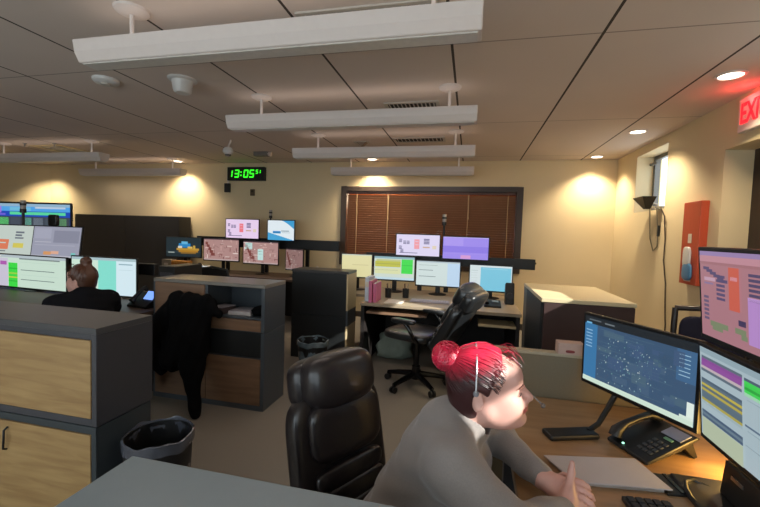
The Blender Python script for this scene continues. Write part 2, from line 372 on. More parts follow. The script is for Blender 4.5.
# ------------------------------------------------------------ wall things
SEG = {'0':'abcdef','1':'bc','3':'abgcd','5':'afgcd','6':'afgedc'}
def seg7(mb, ch, x, z, w, h, y, t):
    q = {'a':((x,z+h),(x+w,z+h)),'b':((x+w,z+h),(x+w,z+h/2)),'c':((x+w,z+h/2),(x+w,z)),'d':((x,z),(x+w,z)),'e':((x,z+h/2),(x,z)),'f':((x,z+h),(x,z+h/2)),'g':((x,z+h/2),(x+w,z+h/2))}
    for c in SEG[ch]:
        (xa,za),(xb,zb) = q[c]; g = t*0.15; sk = 0.12
        if xa == xb: mb.prism([(xa-t/2+sk*(za-z),za-g),(xa+t/2+sk*(za-z),za-g),(xb+t/2+sk*(zb-z),zb+g),(xb-t/2+sk*(zb-z),zb+g)],'y',y,y-0.003)
        else: mb.prism([(xa+sk*(za-z)-t*0.2,za-t/2),(xb+sk*(za-z)+t*0.2,za-t/2),(xb+sk*(za-z)+t*0.2,za+t/2),(xa+sk*(za-z)-t*0.2,za+t/2)],'y',y,y-0.003)
root = thing('digital_clock','black wall clock with green digits on the back wall','clock',(-4.14,YB,2.53))
p = MB(); p.bb(-0.385,0.385,-0.08,0,-0.125,0.125); p.build('case', black, root, bevel=0.006)
gm_ = emi('#35f028',1.5)
for ch,x in (('1',-0.365),('3',-0.225),('0',-0.035),('5',0.085)): p = MB(); seg7(p,ch,x,-0.062,0.075,0.125,-0.0805,0.026); p.build('digit', gm_, root)
p = MB()
for z in (-0.03,0.03): p.bb(-0.105,-0.080,-0.0835,-0.0805,z-0.013,z+0.013)
p.build('colon', gm_, root)
for ch,x in (('5',0.215),('1',0.265)): p = MB(); seg7(p,ch,x,0.005,0.036,0.062,-0.0805,0.016); p.build('digit', gm_, root)
root = thing('wall_speaker','small black box on the wall below the clock, at its left end','speaker',(-4.55,YB,2.27))
p = MB(); p.bb(-0.055,0.055,-0.06,0,-0.085,0.085); p.build('body', black, root, bevel=0.01)
p = MB(); p.bb(-0.02,0.02,-0.02,0,0.085,0.22); p.build('bracket', wht, root)
root = thing('thermostat','small dark thermostat on the wall under the clock','thermostat',(-4.03,YB+0.003,2.19))
p = MB(); p.bb(-0.045,0.045,-0.025,0,-0.06,0.06); p.build('body', mat('thermo_brown','#5d4c35',0.5), root, bevel=0.006)
p = MB(); p.bb(-0.025,0.025,-0.028,-0.0245,0.0,0.04); p.build('display', mat('thermo_face','#2e2a22',0.3), root)
root = tag(MB().lathe([(0,0),(0.02,0.0),(0.02,0.02),(0.0,0.025)],(0,0,0),16).build('wall_knob', mat('brown_knob','#3b2a1a',0.5), smooth=True),'tiny dark round knob on the wall right of the blinds window','sensor')  # small dark round knob on the wall
root.location = (1.03,YB,1.10); root.rotation_euler = (R(90),0,0)
# red cabinet on the right wall
root = thing('fire_equipment_cabinet','tall orange red box on the right wall with small white labels','cabinet',(XR,4.35,1.505))
redm = mat('orange_red_paint', '#b4482b', 0.45, var=0.06)
p = MB(); p.bb(-0.07,0,-0.15,0.15,-0.40,0.40); p.build('box', redm, root, bevel=0.006)
lab = mat('label_white', '#c9bfb0', 0.6)
p = MB(); p.bb(-0.0725,-0.069,-0.03,0.03,0.0,0.09); p.build('label', lab, root)
p = MB(); p.bb(-0.0725,-0.069,-0.06,0.06,-0.37,-0.29); p.build('label', lab, root)
root = thing('wall_dispenser','white dispenser with a blue bag hanging on the orange red box','dispenser',(XR-0.0695,4.36,1.42))
p = MB(); p.pillow((-0.012,0.0,-0.05),(0.03,0.12,0.20),0.5); p.build('holder', whtplastic, root, smooth=True)
p = MB(); p.pillow((-0.013,-0.02,-0.19),(0.032,0.16,0.17),0.6,fn=lambda q: Vector((q.x,q.y*(1-0.9*(q.z)),q.z))); p.build('bag', mat('blue_film','#4f7fa8',0.4), root, smooth=True)
# exit sign
root = thing('exit_sign','lit red exit sign on the right wall above the doorway','sign',(XR,3.62,2.545))
p = MB(); p.bb(-0.055,0,-0.18,0.18,-0.135,0.135); p.build('housing', wht, root, bevel=0.006)
cu = bpy.data.curves.new('exit_text','FONT'); cu.body = 'EXIT'; cu.size = 0.235; cu.align_x = 'CENTER'; cu.align_y = 'CENTER'; cu.extrude = 0.002; cu.offset = 0.004
co = bpy.data.objects.new('tmp', cu); COL.objects.link(co); bpy.context.view_layer.update()
me = bpy.data.meshes.new_from_object(co.evaluated_get(bpy.context.evaluated_depsgraph_get())); bpy.data.objects.remove(co)
me.materials.clear(); me.materials.append(emi('#ff1420',2.6))
lt = bpy.data.objects.new('letters', me); COL.objects.link(lt); lt.parent = root; lt.location = (-0.058,0,0); lt.rotation_euler = (R(90),0,R(-90)); lt.scale = (0.62,0.98,1)
lp = bpy.data.lights.new('exit_glow','POINT'); lp.energy = 1.8; lp.color = (1,0.05,0.05); lp.shadow_soft_size = 0.05
lo = bpy.data.objects.new('exit_glow', lp); COL.objects.link(lo); lo.parent = root; lo.location = (-0.10,0.02,0.09)
# antenna device on the window ledge with its cords
root = thing('window_device','black tapered device standing on the high window ledge','device',(XR-0.06,5.17,1.93))
p = MB(); p._add([(-0.17,-0.10,0.10),(-0.02,-0.10,0.10),(-0.02,0.20,0.10),(-0.17,0.20,0.10),(-0.10,-0.02,-0.04),(-0.05,-0.02,-0.04),(-0.05,0.05,-0.04),(-0.10,0.05,-0.04)],[(0,1,2,3),(4,7,6,5),(0,4,5,1),(1,5,6,2),(2,6,7,3),(3,7,4,0)]); p.build('panel', black, root, bevel=0.005)
p = MB(); p.cyl((0.03,0,0.01),(-0.06,0,0.04),0.012); p.bb(-0.01,0.12,-0.05,0.05,-0.032,-0.005); p.build('bracket', chrome, root, bevel=0.004)
cord = mat('brown_cord', '#4c4034', 0.7)
p = MB(); pts = [(XR-0.05,5.05,1.91),(XR-0.03,4.99,1.80),(XR-0.015,4.97,1.55),(XR-0.012,4.98,1.3),(XR-0.012,4.90,1.05),(XR-0.012,4.88,0.85),(XR-0.012,4.84,0.6),(XR-0.02,4.83,0.3),(XR-0.02,4.83,0.12)]
p.ring(pts,0.007,8); tag(p.build('power_cord', cord, smooth=True),'long dark cord running down the right wall from the high window','cord')
root = thing('thin_cable','thin pale cable loop with a dark plug below the high window','cable',(0,0,0))
p = MB(); p.ring([(XR-0.05,5.32,1.91),(XR-0.02,5.37,1.75),(XR-0.004,5.38,1.55),(XR-0.004,5.28,1.40),(XR-0.004,5.18,1.45),(XR-0.02,5.14,1.6),(XR-0.05,5.14,1.90)],0.006,8); p.build('wire', mat('grey_cord','#8b8168',0.6), root, smooth=True)
p = MB(); p.bb(XR-0.03,XR-0.005,5.125,5.155,1.57,1.70); p.build('plug', black, root, bevel=0.006)

# ------------------------------------------------------------ monitors
def quad_screen(w, h, rects, strength):
    cols = []; mb = MB()
    for i, rct in enumerate(rects):
        x0,y0,x1,y1,c = rct[:5]
        if c not in cols: cols.append(c)
        k = cols.index(c); yy = -0.0004*min(i,6) if i else 0.0
        xs = [(-w/2+x0*w), (-w/2+x1*w)]; zs = [h/2-y1*h, h/2-y0*h]
        mb._add([(xs[0],yy,zs[0]),(xs[1],yy,zs[0]),(xs[1],yy,zs[1]),(xs[0],yy,zs[1])],[(0,1,2,3)],k)
    return mb, [emi(c,strength) for c in cols]
def monitor(label, c, rz, w, h, rects, strength=0.9, tilt=0.0, floor_z=0.74, mount='stand', group=None, name='monitor', bez=0.012, back=0.0, housing=None):
    root = thing(name, label, 'monitor', (c[0],c[1],floor_z), rz, group)
    zc = c[2]-floor_z; e = (tilt,0,0)
    p = MB(); p.bb(-w/2-bez,w/2+bez,0,0.022,-h/2-bez*1.5,h/2+bez); p.prism([(-h*0.32,0.022),(h*0.32,0.022),(h*0.2,0.05),(-h*0.2,0.05)][::-1],'x',-w*0.3,w*0.3) if False else p.bb(-w*0.3,w*0.3,0.022,0.05,-h*0.3,h*0.25)
    o = p.build('housing', housing or black, root, bevel=0.003); o.location = (0,0,zc); o.rotation_euler = e
    mb, ms = quad_screen(w, h, rects, strength)
    o = mb.build('screen', ms, root); o.location = (0,0,zc); o.rotation_euler = e
    # the pattern quads sit just in front of the glass
    for v in o.data.vertices: v.co.y -= 0.0008
    nb = 0.045
    if mount == 'stand':
        p = MB(); p.box((0,nb+0.03,zc*0.5+0.01),(0.06,0.02,zc)); p.build('neck', black, root, bevel=0.004)
        p = MB(); p.lathe([(0.0,0.0),(0.115,0.0),(0.115,0.006),(0.09,0.012),(0.0,0.014)],(0,0.06,0),28,cap=False); p.build('base', black, root, smooth=True)
    elif mount == 'arm':
        p = MB(); p.cyl((0,nb+0.085,0.0),(0,nb+0.085,zc+0.02),0.018); p.box((0,nb+0.04,zc),(0.09,0.09,0.09)); p.build('mount_arm', black, root, bevel=0.003)
    return root
def lines(x0, y0, x1, n, dy, c, h=0.012, jit=0.3):
    return [(x0, y0+i*dy, x0+(x1-x0)*(1-random.random()*jit), y0+i*dy+h, c) for i in range(n)]
def status_screen(bg, red='#e2707c', ink='#5c5782'):
    r = [(0,0,1,1,bg)]
    for x,y in ((.06,.22),(.16,.30),(.24,.30),(.06,.55),(.10,.70)):
        for k in range(3): r.append((x,y+k*.06,x+.07,y+k*.06+.035,ink))
    r += [(.42,.22,.54,.68,red),(.44,.30,.52,.34,bg),(.44,.46,.52,.49,bg)]
    for k in range(4): r.append((.64,.18+k*.07,.77,.18+k*.07+.045,ink))
    r += [(.62,.56,.78,.62,'#c9a58c'),(.08,.86,.5,.89,ink),(.84,.5,.93,.66,'#e0d0b8')]
    return r
def page_screen(bg, accent, side):
    r = [(0,0,1,1,bg),(0,0,1,.05,'#b7c6cf')]
    r += lines(.06,.16,.5,1,.1,'#8fa09a'); r += lines(.06,.36,.45,1,.1,'#5f6f75',.02); r += lines(.06,.62,.5,1,.1,'#5f6f75',.02)
    if accent: r.append((side,.06,1,1,accent))
    return r
def map_pink(seed, extra=None):
    rr = random.Random(seed); r = [(0,0,1,1,'#b08a86')]
    for i in range(60):
        x,y = rr.random()*.94, rr.random()*.92; w_,h_ = rr.random()*.14+.01, rr.random()*.03+.008
        if rr.random() < .5: w_,h_ = h_*.6, w_*1.2
        r.append((x,y,min(1,x+w_),min(1,y+h_),rr.choice(['#dcc3ba','#7d4a48','#cfaaa2','#85625f','#eadcd4','#6b3d42'])))
    for i in range(5): r.append((.05+i*.04,.15+i*.13,.12+i*.05,.28+i*.13,'#7a3f3a'))
    r += [(0,0,1,.04,'#57424a'),(0,.95,1,1,'#b9a6a4')]
    if extra: r += extra
    return r

# ---- right-hand rear station (by the blinds window)
beige = mat('beige_laminate', '#c9b48c', 0.5, var=0.05)
root = thing('rear_workstation_desk','long beige topped workstation desk under the blinds window','desk',(-0.3,4.6,0))
p = MB(); p.bb(-0.85,0.84,-0.50,0.78,0.70,0.735); p.bb(-1.50,-0.85,0.06,0.78,0.70,0.735); p.build('desktop', mat('rear_desk_top','#a08f78',0.45,var=0.05), root, bevel=0.004)
p = MB(); p.bb(-0.85,0.84,0.70,0.74,0.0,0.70); p.build('modesty_panel', mat('dark_panel','#1d1614',0.6), root)
for x in (-0.83,0.81):
    p = MB(); p.bb(x-0.02,x+0.02,-0.46,0.70,0,0.70); p.build('end_panel', mat('dark_panel','#1d1614',0.6), root)
p = MB(); p.bb(-0.78,-0.12,-0.49,-0.2,0.615,0.64); p.build('keyboard_tray', oakdark, root, bevel=0.003)
p = MB(); p.bb(0.42,0.79,-0.49,-0.2,0.575,0.60); p.build('shelf', beige, root, bevel=0.003)
def rail(name, label, x0, x1, y, z0, z1, floor_z, dx=0.6):
    cx = (x0+x1)/2; root = thing(name, label, 'mounting rail', (cx,y,floor_z))
    p = MB(); p.bb(x0-cx,x1-cx,0,0.06,z0-floor_z,z1-floor_z); p.build('panel', black, root, bevel=0.004)
    for x in (x0-cx+dx, 0, x1-cx-dx):
        p = MB(); p.bb(x-0.03,x+0.03,0.06,0.10,0,z0-floor_z+0.1); p.build('post', black, root, bevel=0.003)
rail('monitor_rail','long black monitor rail before the blinds window',-1.40,0.815,5.22,1.10,1.235,0.735,0.75)
G = 'monitors of the desk below the blinds window'
monitor('pale yellow screen monitor, leftmost of the lower row below the blinds',(-1.46,4.98,1.06),R(8),0.40,0.30,[(0,0,1,1,'#e6dfa8'),(0,0,1,.05,'#cfd3c0')]+lines(.35,.45,.95,1,.1,'#c8bc88',.02)+lines(.1,.7,.5,2,.12,'#d2c894'),group=G,floor_z=0.735)
monitor('monitor with green and yellow blocks in the lower row below the blinds',(-0.955,5.0,1.05),R(3),0.53,0.30,[(0,0,1,1,'#d3e0d4'),(0,0,1,.09,'#8fb5bf'),(.05,.12,.66,.2,'#c4c98a'),(.02,.2,.66,.45,'#c3c246'),(.02,.30,.66,.33,'#a9ab4c'),(.68,.1,.96,.72,'#3fe04a'),(.68,.35,.96,.37,'#2cb83c'),(.02,.5,.66,.75,'#dfe3b0'),(.02,.58,.6,.6,'#b8c0a0'),(.02,.9,1,1,'#c6e0ea')],group=G,floor_z=0.735)
monitor('monitor with a pale page and grey lines, lower middle below the blinds',(-0.385,5.0,1.01),0,0.55,0.31,page_screen('#d5e4e2','#c3ddf5',.72),group=G,floor_z=0.735)
monitor('monitor with a sky blue window, rightmost of the lower row below the blinds',(0.265,4.98,0.99),R(-3),0.50,0.31,[(0,0,1,1,'#dbe8ea'),(.26,.07,.98,1,'#7fcbe4'),(.3,.12,.9,.14,'#a5dbec'),(.03,.2,.2,.22,'#b5c8c8')]+lines(.03,.3,.2,4,.1,'#c4d2d2'),group=G,floor_z=0.735)
monitor('upper monitor with white status board and red block before the blinds',(-0.672,5.12,1.36),0,0.57,0.275,status_screen('#ded6f2','#f09aa4'),0.95,group=G,floor_z=1.235,mount='arm')
monitor('upper monitor with an all violet screen before the blinds',(-0.055,5.12,1.345),0,0.57,0.28,[(0,0,1,1,'#9b86ea'),(.02,.05,.45,.4,'#a893ee'),(.0,.42,1,.7,'#8b76e4'),(.4,.82,.62,.98,'#d69ad4'),(.05,.75,.95,.78,'#a28cec'),(0,0,1,.03,'#c3b4f2')],0.95,group=G,floor_z=1.235,mount='arm')
def status_pole(label, loc, h=0.17):
    root = thing('status_light_pole', label, 'signal light', loc, 0, 'signal light poles')
    p = MB(); p.cyl((0,0,0),(0,0,h),0.014,n=12); p.build('pole', black, root, smooth=True)
    p = MB(); p.cyl((0,0,h),(0,0,h+0.045),0.03); p.cyl((0,0,h+0.085),(0,0,h+0.11),0.03); p.build('collar', black, root, smooth=True)
    p = MB(); p.cyl((0,0,h+0.045),(0,0,h+0.085),0.027); p.cyl((0,0,h+0.11),(0,0,h+0.145),0.027); p.build('light_segment', mat('clear_segment','#9a948c',0.3), root, smooth=True)
status_pole('black signal light pole between the two upper monitors before the blinds',(-0.345,5.25,1.235),0.40)
# things on that desk
root = thing('keyboard','pale keyboard on the desk below the blinds window','keyboard',(-0.42,4.43,0.735))
p = MB(); p.bb(-0.22,0.22,-0.07,0.07,0,0.014); p.build('tray', mat('lavender_grey','#a7a2ad',0.5), root, bevel=0.003)
p = MB()
for i in range(15):
    for j in range(5): p.bb(-0.21+i*0.028,-0.188+i*0.028,-0.06+j*0.024,-0.042+j*0.024,0.0138,0.021)
p.build('keys', mat('key_pale','#c5c1cc',0.5), root)
root = tag(MB().bb(-0.1,0.1,-0.13,0.13,0,0.004).build('paper_sheet', mat('paper','#d8d2c4',0.8)),'white paper sheet left of the pale keyboard','paper'); root.location = (-0.80,4.30,0.735)
root = thing('white_binder','white binder standing beside the pink folders','binder',(-1.10,4.32,0.735))
p = MB(); p.bb(-0.025,0.025,-0.13,0.13,0,0.27); p.build('cover', mat('binder_white','#cdd6e4',0.5), root, bevel=0.004); p = MB(); p.bb(-0.018,0.018,-0.1325,-0.128,0.16,0.22); p.build('spine_label', mat('paper','#d8d2c4',0.8), root)
pinkm = mat('pink_card', '#d06f93', 0.6)
for lb,x,y,z in (('tall pink folder nearest the white binder',-1.045,4.25,0.24),('slim pink folder right of the tall pink folder',-1.0,4.27,0.21)):
    root = thing('pink_folder',lb,'folder',(x,y,0.735),0,'pink folders'); 
    p = MB(); p.bb(-0.018,0.018,-0.13,0.12,0,z); p.build('cover', pinkm, root, bevel=0.004); p = MB(); p.bb(-0.010,0.010,-0.128,0.115,z-0.001,z+0.006); p.build('pages', mat('paper','#d8d2c4',0.8), root)
root = thing('desk_speaker','black desktop speaker at the right end of the rear desk','speaker',(0.47,4.70,0.735))
p = MB(); p.prism([(-0.07,0),(0.07,0),(0.06,0.22),(-0.02,0.25)],'x',-0.05,0.05); p.build('body', black, root, bevel=0.012); p = MB(); p.cyl((0,-0.062,0.1),(0,-0.078,0.1),0.038); p.build('cone', mat('cone_grey','#33333a',0.5), root)
for lb,x,y in (('black pen cup left of the pale keyboard',-0.93,4.55),('black pen cup behind the paper sheet',-0.73,4.62)):
    root = thing('pen_cup',lb,'cup',(x,y,0.735),0,'black pen cups')
    p = MB(); p.lathe([(0.036,0),(0.04,0.11),(0.036,0.11),(0.032,0.006)],(0,0,0),20); p.build('cup', black, root, smooth=True)
    for k in range(3):
        a = k*2.1; p = MB(); p.cyl((0.008*math.cos(a),0.008*math.sin(a),0.01),(0.03*math.cos(a),0.03*math.sin(a),0.17),0.004,n=8); p.build('pen', mat('pen%d'%k,['#a09a90','#33343a','#7a4a3a'][k],0.4), root)
root = thing('desk_phone','small black phone with a lit face beside the desk speaker','phone',(0.27,4.45,0.735))
p = MB(); p.prism([(-0.09,0),(0.09,0),(0.09,0.06),(-0.09,0.02)],'x',-0.09,0.09); p.build('body', black, root, bevel=0.005); p = MB(); p.ring([(-0.06,-0.08,0.045),(-0.06,-0.06,0.065),(-0.06,0.05,0.085),(-0.06,0.08,0.07)],[0.022,0.014,0.014,0.022],10); p.build('handset', black, root, smooth=True)
p = MB(); p.box((0.03,0.03,0.052),(0.07,0.05,0.004),Matrix.Rotation(R(12),3,'X')); p.build('display', mat('phone_lcd','#7f8a90',0.3), root)
# grey bag under the desk
bagm = mat('grey_bag', '#7f8a80', 0.75, var=0.25, scale=12, bump=0.6)
root = thing('grey_bag','slumped grey bag on the floor under the rear desk','bag',(-0.84,4.62,0))
def bagfn(q): return Vector((q.x*(1.05-0.8*q.z)+0.02*math.sin(q.z*40+q.y*25), q.y*(1.0-0.7*q.z)+0.012*math.sin(q.x*45), q.z+0.015*math.sin(q.x*30+q.y*20) if q.z > -0.12 else q.z))
p = MB(); p.pillow((0,0,0.15),(0.40,0.30,0.30),0.55,fn=bagfn,nu=40,nv=24); p.build('body', bagm, root, smooth=True)
p = MB(); p.ring([(-0.09,-0.03,0.27),(-0.06,-0.08,0.32),(0.03,-0.09,0.32),(0.07,-0.03,0.27)],0.012,8); p.build('strap', bagm, root, smooth=True)

# ---- middle station
root = thing('middle_workstation_desk','dark topped workstation desk against the back wall below the clock','desk',(-3.6,5.95,0))
p = MB(); p.bb(-1.55,1.5,-0.40,0.42,0.70,0.735); p.build('desktop', mat('brown_desk','#5d4a3c',0.5), root, bevel=0.004)
for x in (-1.5,1.45): p = MB(); p.bb(x-0.02,x+0.02,-0.36,0.38,0,0.70); p.build('end_panel', mat('dark_panel','#1d1614',0.6), root)
p = MB(); p.bb(-1.48,1.43,0.3,0.33,0.0,0.70); p.build('modesty_panel', mat('dark_panel','#1d1614',0.6), root)
rail('monitor_rail','long black monitor rail on the wall side below the clock',-4.9,-2.14,6.22,1.17,1.345,0.735)
G = 'monitors of the desk below the clock'
boat = [(0,0,1,1,'#26343a'),(.0,.72,1,.8,'#33444a'),(.36,.30,.7,.52,'#2f8fd0'),(.44,.2,.62,.34,'#6cc0ec'),(.34,.44,.46,.56,'#e7e2d0'),(.3,.55,.95,.66,'#c99a3e'),(.36,.66,.92,.76,'#b8842e'),(.42,.76,.86,.84,'#8c6a30'),(.78,.4,.84,.6,'#d8b04a'),(.06,.76,.24,.80,'#c6cfc8'),(.62,.46,.76,.56,'#e6c468')]
monitor('monitor showing a blue and yellow boat, leftmost below the clock',(-4.955,5.95,1.14),R(12),0.62,0.34,boat,0.8,group=G,floor_z=0.735)
monitor('monitor with a brown pink map left of centre below the clock',(-4.22,5.98,1.125),R(3),0.66,0.37,map_pink(3),0.95,group=G,floor_z=0.735)
monitor('monitor with a brown pink map and two pale panels below the clock',(-3.46,5.98,1.105),R(-2),0.66,0.37,map_pink(4,[(.04,.06,.26,.36,'#bcd8d4'),(.06,.1,.22,.13,'#8fb0ae'),(.42,.34,.58,.84,'#bfe0dc'),(.45,.42,.55,.45,'#93b8b6'),(.45,.55,.55,.58,'#93b8b6')]),0.95,group=G,floor_z=0.735)
monitor('small dim pink map monitor, rightmost below the clock',(-2.83,5.96,1.02),R(-22),0.40,0.34,map_pink(9),0.6,group=G,floor_z=0.735)
monitor('upper monitor with pink status board and red block below the clock',(-3.893,6.10,1.50),R(2),0.62,0.325,status_screen('#ead2f0','#ee7c86'),0.95,group=G,floor_z=1.345,mount='arm')
wave = [(0,0,1,1,'#e3eef4')]
for k in range(16):
    a = k/16; wave.append((.55+.45*a,0.0,.55+.45*(a+1/15.9),.02+.42*a**1.3,'#3f9fd4')); wave.append((a,max(.55,.62+.38*a),a+1/15.9,1,'#4aa6d8' if k < 14 else '#2d86c0'))
wave += [(.2,.54,.5,.66,'#2f86c6'),(.52,.5,.82,.56,'#9fb0ba'),(.55,.6,.86,.63,'#b9c6cc')]
monitor('upper monitor with white page and blue waves below the clock',(-3.155,6.10,1.495),R(-8),0.53,0.335,wave,0.95,group=G,floor_z=1.345,mount='arm')
status_pole('thin signal light pole behind the blue wave monitor',(-3.46,6.30,1.345),0.36)
root = thing('orange_file_box','orange card box on the desk beneath the boat monitor','box',(-4.80,5.68,0.735))
p = MB(); p.bb(-0.12,0.20,-0.06,0.06,0,0.19); p.build('body', mat('orange_card','#c98a2c',0.7), root, bevel=0.004); p = MB(); p.bb(-0.12,0.20,-0.064,-0.06,0.13,0.16); p.build('band', mat('orange_band','#a56c1e',0.7), root)
root = thing('grey_file_box','pale grey file box left of the orange card box','box',(-5.06,5.72,0.735))
p = MB(); p.bb(-0.09,0.10,-0.06,0.06,0,0.2); p.build('body', mat('grey_card','#8f8676',0.7), root, bevel=0.004); p = MB(); p.bb(-0.04,0.04,-0.064,-0.06,0.1,0.14); p.build('label', lab, root)
root = thing('desk_phone','small black phone with pale display in front of the orange box','phone',(-4.38,5.68,0.735),0)
p = MB(); p.prism([(-0.09,0),(0.09,0),(0.09,0.13),(-0.09,0.05)],'x',-0.13,0.13); p.build('body', black, root, bevel=0.005); p = MB(); p.box((0.03,0.0,0.093),(0.12,0.1,0.006),Matrix.Rotation(R(24),3,'X')); p.build('display', emi('#b9c8dc',0.6), root)
p = MB(); p.ring([(-0.09,-0.07,0.085),(-0.09,-0.04,0.11),(-0.09,0.05,0.15),(-0.09,0.08,0.14)],[0.024,0.015,0.015,0.024],10); p.build('handset', black, root, smooth=True)

# ---- left station
root = thing('left_workstation_desk','dark workstation desk behind the wood fronted cabinet on the left','desk',(-4.2,3.3,0))
p = MB(); p.bb(-1.9,1.5,-0.68,0.42,0.72,0.755); p.build('desktop', mat('brown_desk','#5d4a3c',0.5), root, bevel=0.004)
for x in (-1.85,1.45): p = MB(); p.bb(x-0.02,x+0.02,-0.38,0.38,0,0.72); p.build('end_panel', mat('dark_panel','#1d1614',0.6), root)
p = MB(); p.bb(-1.83,1.43,0.32,0.35,0,0.72); p.build('modesty_panel', mat('dark_panel','#1d1614',0.6), root)
G = 'monitors of the left desk'
green = [(0,0,1,1,'#cfe6d6'),(0,0,1,.08,'#b9c6cc'),(0.0,.1,.14,1,'#cfc9dc'),(0.02,.2,.12,.32,'#b45fb4')]
green += [(.15,.24,.29,1,'#3fe04a'),(.15,.40,.29,.44,'#2dbf3e'),(.15,.55,.29,.6,'#9fd84a'),(.15,.68,.29,.72,'#c6d84a'),(.15,.8,.29,.84,'#2dbf3e')]
green += [(.32,.08,.92,.12,'#7e8c8c')]+[(.34,.44+.3*k,.84,.46+.3*k,'#57696c') for k in range(2)]+[(.34,.2,.9,.21,'#bcd6c8'),(.34,.6,.9,.61,'#bcd6c8')]
monitor('wide monitor with a green column and pale page, lower left desk',(-4.58,3.22,0.958),R(-3),1.0,0.345,green,0.9,group=G,floor_z=0.755)
teal = [(0,0,1,1,'#d0ead8'),(0,0,1,.07,'#a9c2c8'),(.42,.07,.70,1,'#86e0d0'),(.70,.07,1,1,'#d6ecf4'),(.74,.14,.95,.17,'#8fb0bc'),(.74,.3,.95,.31,'#bcd6de'),(.06,.3,.36,.31,'#9fbcae'),(.06,.6,.36,.61,'#9fbcae')]
monitor('wide monitor with a teal page beside the woman with the brown bun',(-3.63,3.22,0.97),R(3),0.76,0.375,teal,0.95,group=G,floor_z=0.755)
gm = [(0,0,1,1,'#a3a5b8'),(.03,.06,.38,.4,'#adafc2'),(.44,.12,.97,.52,'#8f91a4'),(.05,.5,.4,.52,'#c5c6d2'),(.05,.6,.9,.62,'#b7b8c8'),(.26,.82,.42,.93,'#e0a06a'),(.42,.8,.58,.9,'#e8b49a'),(.84,.84,.93,.95,'#7fd0c8'),(0,.95,1,1,'#c9cad6')]
monitor('upper monitor with a grey lilac page above the woman with the bun',(-4.37,3.32,1.29),R(4),0.60,0.33,gm,0.85,tilt=R(-8),group=G,floor_z=1.1,mount='arm')
ob = [(0,0,1,1,'#c8d4cc'),(.1,.48,.5,.82,'#e2805e'),(.14,.58,.44,.62,'#c8d4cc'),(.62,.2,.8,.26,'#6d7480'),(.62,.3,.76,.36,'#6d7480'),(.62,.4,.8,.45,'#6d7480'),(.6,.6,.82,.76,'#d8cc5e'),(.3,.86,.46,.9,'#7a8084')]
monitor('upper monitor with orange and yellow blocks at the left edge',(-5.04,3.32,1.29),R(6),0.60,0.33,ob,0.9,tilt=R(-10),group=G,floor_z=1.1,mount='arm')
rail('monitor_rail','black monitor rail on the left desk behind its screens',-5.6,-3.2,3.42,0.98,1.10,0.755)
blu = [(0,0,1,1,'#2048b4'),(0,0,1,.05,'#8fb0c8'),(.0,.05,1,.13,'#4f9fe0'),(.3,.06,.55,.12,'#6fb8d8'),(.3,.14,.95,.19,'#58d09a'),(.6,.05,.95,.08,'#b7c8dc'),(.0,.22,1,.40,'#3d4450')]
for k in range(7): blu += [(.04+k*.135,.24,.15+k*.135,.38,['#5a6470','#59c06a','#48505c','#5f9f8a','#6a7480','#46505a','#5a8a60'][k])]
for k in range(5):
    for j in range(6): blu += [(.05+k*.1,.46+j*.08,.14+k*.1,.52+j*.08,random.choice(['#58a8f0','#8fd0ff','#2f6fd8','#3f8fe8','#d0e8ff']))]
blu += [(.58,.44,1,.50,'#4fb0f4'),(.58,.52,.98,.55,'#2c62c8'),(.0,.05,.2,.16,'#a070d8'),(.02,.17,.25,.2,'#7060d0')]
root = monitor('large wall style display with a bright blue board, far left',(-6.55,4.55,1.33),R(4),1.52,0.88,blu,1.0,floor_z=0.0,mount='none',name='large_display',group=None,bez=0.025)
for x in (-0.4,0.4):
    p = MB(); p.bb(x-0.03,x+0.03,0.05,0.10,0,1.5); p.build('post', black, root); p = MB(); p.bb(x-0.03,x+0.03,-0.18,0.3,0,0.04); p.build('foot', black, root, bevel=0.004)
status_pole('black signal light pole before the blue display at the left edge',(-5.02,3.45,1.10),0.50)
root = thing('webcam','black webcam on a post above the grey lilac monitor','camera',(-4.60,3.47,1.10))
p = MB(); p.cyl((0,0,0),(0,0,0.38),0.014); p.build('post', black, root, smooth=True); p = MB(); p.pillow((0,0,0.425),(0.12,0.05,0.13),0.35); p.build('head', black, root, smooth=True)
root = thing('desk_phone','black desk phone with a blue lit screen right of the teal monitor','phone',(-2.90,2.98,0.755),R(-8))
p = MB(); p.prism([(-0.08,0),(0.08,0),(0.08,0.12),(-0.08,0.02)],'x',-0.12,0.12); p.build('body', black, root, bevel=0.005)
p = MB(); p.box((0.055,0.02,0.105),(0.11,0.085,0.006),Matrix.Rotation(R(50),3,'X')); p.build('display', emi('#7fa8ff',1.2), root)
p = MB(); p.ring([(-0.08,-0.06,0.05),(-0.08,-0.03,0.085),(-0.08,0.05,0.15),(-0.08,0.08,0.15)],[0.03,0.018,0.018,0.03],10); p.build('handset', black, root, smooth=True)
root = thing('dark_filler_box','black computer box in a dark spot at the right end of the left desk','filler',(-2.84,3.38,0.755))  # made-up box, put in to fill a dark spot
p = MB(); p.bb(-0.09,0.09,-0.2,0.2,0,0.36); p.build('case', black, root, bevel=0.006); p = MB(); p.bb(-0.07,0.07,-0.2025,-0.199,0.22,0.30); p.build('front_inset', darkgrey, root)
# tall grey cabinet behind
root = thing('tall_grey_cabinet','tall wide dark grey cabinet against the back wall behind the left desk','cabinet',(-6.58,6.30,0))
tallm = mat('charcoal_cabinet', '#3d3a37', 0.6, var=0.05)
p = MB(); p.bb(-1.23,1.23,0.02,0.32,0,1.69); p.build('carcass', tallm, root, bevel=0.004)
for x0,x1 in ((-1.225,-0.005),(0.005,1.225)): p = MB(); p.bb(x0,x1,0.0,0.02,0.06,1.685); d_ = p.build('door', tallm, root, bevel=0.003)

